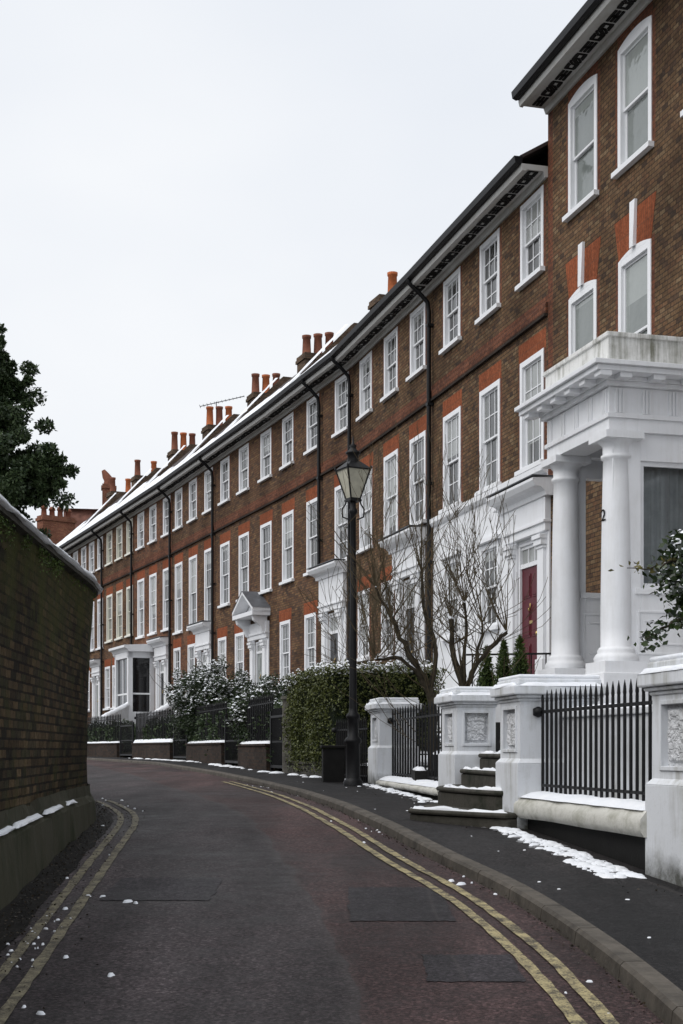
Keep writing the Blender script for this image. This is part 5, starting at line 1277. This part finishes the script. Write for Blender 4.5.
bare_tree(1.80, 20.6, -.42, 'bare tree with upright knobbly limbs, right of the downpipe behind the white pier', [
    ([(0, 0, 0), (.02, 0, .8), (0, 0, 1.3)], .13, .11), ([(0, 0, 1.3), (-.15, .05, 1.75), (-.18, .1, 2.35)], .09, .05), ([(0, 0, 1.3), (.2, 0, 1.7), (.45, -.05, 1.98), (.62, -.08, 2.15)], .07, .045),
    ([(0, 0, 1.25), (.05, .1, 1.9), (.02, .1, 2.6)], .07, .03), ([(.2, 0, 1.7), (.28, .1, 2.3)], .045, .025)], True)
# thin leafless climber stems on the house wall behind the lamp
cl = empty('leafless_climber', *[(1.6, 31.0, .2)]); tag(cl, 'thin leafless climbing stems in front of the hooded doorways', 'climber')
m = MB()
for k in range(14): grow(m, Vector((random.uniform(-1.6, .6), random.uniform(-1, 4), .4)), Vector((random.gauss(0, .25), random.gauss(0, .2), 1)), random.uniform(1.2, 1.9), .014, 3, .5, .2, .2, (2, 3), rmin=.006, shrink=.7)
m.build('stems', M['twig'], cl, uv=False)

# ------------------------------------------------------------------ small conifers and scrollwork by the red door
def conifer(x, y, zb, H, r_, label):
    r = empty('small_conifer', (x, y, zb)); tag(r, label, 'conifer', 'small clipped conifers by the red door')
    P = []
    for _ in range(2600):
        t = random.random() ** 1.3; a = random.random() * 6.283; rr = r_ * (1 - t ** 2.2) * (1 + .18 * noise.noise(Vector((math.cos(a) * 2, math.sin(a) * 2, t * 6)))) * random.uniform(.75, 1)
        P.append((rr * math.cos(a), rr * math.sin(a), .15 + t * (H - .15)))
    leaves_mesh('foliage', P, .07, M['conifer'], r, np.tile([0, 0, 1.2], (len(P), 1)), aspect=.25)
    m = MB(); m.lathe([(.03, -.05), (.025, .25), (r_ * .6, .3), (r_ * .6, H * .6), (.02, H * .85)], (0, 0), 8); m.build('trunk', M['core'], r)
for px_, y, zt, lab in ((.1036, 22.3, 1.62, 'small conifer leftmost of the three by the red door'), (.116, 22.0, 1.70, 'tallest small conifer, middle of the three by the red door'), (.1275, 21.8, 1.74, 'small conifer nearest the red door')):
    conifer(px_ * y, y, zt - 1.35, 1.35, .19, lab)
r = empty('balustrade', (2.15, 23.0, .2), R(-12)); tag(r, 'small black wrought iron balustrade with scrolls beside the conifers', 'balustrade')
m = MB(); m.box(-.1, 1.3, -.015, .015, 1.35, 1.38); m.box(-.1, 1.3, -.012, .012, .1, .13); m.build('rail', M['black'], r)
for k in range(6):
    m = MB(); m.tube([(k * .24, 0, .12), (k * .24, 0, 1.36)], .012, 6); m.tube([(k * .24 + .06 + .05 * math.cos(a) * (1 - a / 12), 0, .9 + .08 * math.sin(a) * (1 - a / 12)) for a in [j * .6 for j in range(14)]], .008, 4); m.build('baluster', M['black'], r)

# ------------------------------------------------------------------ camellia leaning in from the right
r = empty('evergreen_shrub', (3.05, 10.6, PZ(10.6))); tag(r, 'dark glossy evergreen shrub with snow on its leaves, leaning in from the right edge', 'shrub')
zz = PZ(10.6); m = MB(); L_ = []; Pts = []; yel = []
def limb(pts, r0, r1, m=m):
    P = [Vector(p) - Vector((3.05, 10.6, zz)) for p in pts]; Q = []
    for a, b in zip(P, P[1:]):
        for k in range(4): Q.append(a.lerp(b, k / 4) + Vector([random.gauss(0, .008) for _ in range(3)]))
    Q.append(P[-1]); m.tube(Q, [r0 + (r1 - r0) * i / (len(Q) - 1) for i in range(len(Q))], 6); return Q
def pxw(px, py, y): return ((px - 341.5) / 1400 * y, y, (750 - py) * y / 1400)
limb([(3.05, 10.6, zz), (3.0, 10.6, .2), (2.85, 10.4, 1.0), (2.75, 10.3, 1.7)], .05, .02)
A = limb([(2.85, 10.4, 1.0), (2.62, 10.2, .98), (2.42, 10.1, .93), (2.28, 10.05, .86), (2.17, 10.0, .79)], .02, .005)
B_ = limb([(2.8, 10.35, 1.3), (2.55, 10.2, 1.38), (2.38, 10.1, 1.36), (2.22, 10.05, 1.30), (2.04, 10.0, 1.30)], .014, .003)
C_ = limb([(2.8, 10.35, 1.35), (2.62, 10.2, 1.45), (2.45, 10.1, 1.50)], .014, .006)
D_ = limb([(2.85, 10.4, 1.1), (2.6, 10.15, 1.2), (2.4, 10.05, 1.22), (2.30, 10.0, 1.20)], .014, .005)
E_ = limb([(2.62, 10.2, 1.0), (2.52, 10.0, .9), (2.46, 9.95, .84)], .008, .004)
for Q, sp_, n in ((A, .05, 26), (D_, .085, 60), (C_, .07, 40), (E_, .04, 14)):
    for q in Q:
        for k in range(n // 3 + 1): Pts.append(q + Vector([random.gauss(0, sp_ * .9) for _ in range(3)]))
for q in B_[8:]:
    for k in range(4): yel.append(q + Vector([random.gauss(0, .022) for _ in range(3)]))
Pts = [p for p in Pts]
for _ in range(2600):
    x, z = random.uniform(2.40, 3.3), random.uniform(.98, 1.56); Pts.append(Vector((x + .12 * noise.noise(Vector((x * 7, z * 7, 1))) - 3.05, 10.15 + random.gauss(0, .2) - 10.6, z - zz)))
m.build('branches', M['bark'], r); leaves_mesh('foliage', [tuple(p) for p in Pts], .062, M['holly'], r, aspect=.6); leaves_mesh('pale_leaves', [tuple(p) for p in yel], .045, M['olive'], r, aspect=.5)
S = [tuple(p + Vector((0, 0, .015))) for p in Pts if random.random() < .16 and p.z + zz > 1.1]; snow_flakes('snow', S, .028, r)

# ------------------------------------------------------------------ holm oak behind the left wall
r = empty('evergreen_tree', (-6.62, 19.5, PZ(19.5) + .62)); tag(r, 'dark dense evergreen tree standing behind the left brick wall', 'tree')
tz = PZ(19.5) + 1.0; m = MB(); C = []; Rr = []
m.tube([(0, 0, -1.2), (.05, 0, 1.2), (-.1, .1, 2.4), (0, 0, 3.8), (.1, 0, 4.8)], [.28, .22, .17, .10, .04], 10)
while len(C) < 210:
    a = Vector([random.uniform(-1, 1) for _ in range(3)])
    if .35 < a.length < 1: C.append((a.x * 1.55 + .1, a.y * 1.7, 3.7 + a.z * 1.75)); Rr.append(random.uniform(.22, .42))
for (dx, z, rr) in ((1.78, 5.55, .15), (1.62, 5.3, .26), (1.9, 5.15, .18), (1.65, 4.9, .34), (2.0, 4.55, .2), (2.62, 3.92, .2), (2.35, 3.8, .28), (2.1, 3.95, .26), (1.45, 5.35, .22), (1.35, 5.05, .30), (1.75, 4.95, .18), (1.55, 4.7, .34), (1.9, 4.7, .14), (1.6, 4.3, .40), (1.5, 3.9, .45), (1.85, 3.95, .26), (2.0, 3.65, .34), (2.2, 3.65, .26), (2.45, 3.8, .18), (2.05, 3.35, .28), (1.9, 3.2, .36), (2.3, 3.6, .16), (2.0, 2.95, .26), (1.6, 2.7, .36), (1.8, 2.5, .2), (1.3, 2.2, .36), (1.2, 5.6, .2), (1.3, 2.9, .6)):
    p0 = Vector((0, 0, z - 1.0)); p1 = Vector((dx, random.uniform(-.4, .4), z)); m.tube([p0, p0.lerp(p1, .5) + Vector((0, 0, .1)), p1], [.05, .03, .010], 5)
    for _ in range(11): C.append(tuple(p1 + Vector([random.gauss(0, rr * .8) for _ in range(3)]))); Rr.append(rr * random.uniform(.3, .6))
m.build('trunk', M['bark'], r); leaves_mesh('crown', clump_points(C, Rr, 250, (1.1, 1.1, .8)), .068, M['holmoak'], r)

# ------------------------------------------------------------------ light, sky, camera
SUN_EL, SUN_AZ = R(48), R(-115)            # bright part of the overcast, up and to the left, slightly behind the viewer
w = bpy.data.worlds.new('World'); scene.world = w; w.use_nodes = True
nt = NT(w); bg = nt.n['Background']; out = nt.n['World Output']
sky = nt.new('ShaderNodeTexSky'); sky.sky_type = 'NISHITA'; sky.sun_disc = False; sky.sun_elevation = SUN_EL; sky.sun_rotation = SUN_AZ; sky.dust_density = 4; sky.air_density = 1.2
nt.link(sky.outputs[0], bg.inputs[0]); bg.inputs[1].default_value = .06
tc = nt.new('ShaderNodeTexCoord'); cn = nt.noise(nt.mapping(tc.outputs['Generated'], (1, 1, 2.2)), 1.6, 4, .5)
cloud = nt.ramp(cn, [(.3, (.80, .85, .93)), (.7, (.98, 1.0, 1.03))])
b2 = nt.new('ShaderNodeBackground'); nt.link(cloud, b2.inputs[0]); b2.inputs[1].default_value = 1.05
mx = nt.new('ShaderNodeMixShader'); mx.inputs[0].default_value = .88; nt.link(bg.outputs[0], mx.inputs[1]); nt.link(b2.outputs[0], mx.inputs[2]); nt.link(mx.outputs[0], out.inputs[0])
sl = bpy.data.lights.new('sun', 'SUN'); sl.energy = 1.7; sl.angle = R(55); sl.color = (1, .975, .95)
so = bpy.data.objects.new('sun', sl); col.objects.link(so)
sd = Vector((math.sin(SUN_AZ) * math.cos(SUN_EL), math.cos(SUN_AZ) * math.cos(SUN_EL), math.sin(SUN_EL)))
so.rotation_euler = sd.to_track_quat('Z', 'Y').to_euler(); so.location = sd * 60
cam = bpy.data.cameras.new('camera'); cam.sensor_fit = 'VERTICAL'; cam.sensor_height = 36; cam.sensor_width = 24; cam.lens = 1400 / 1024 * 36; cam.shift_y = (750 - 512) / 1024
cam.clip_end = 3000; cam.clip_start = .1
co = bpy.data.objects.new('camera', cam); col.objects.link(co); co.rotation_euler = (R(90), 0, 0); scene.camera = co
scene.view_settings.view_transform = 'Standard'; scene.view_settings.look = 'None'; scene.view_settings.exposure = 0; scene.view_settings.gamma = 1
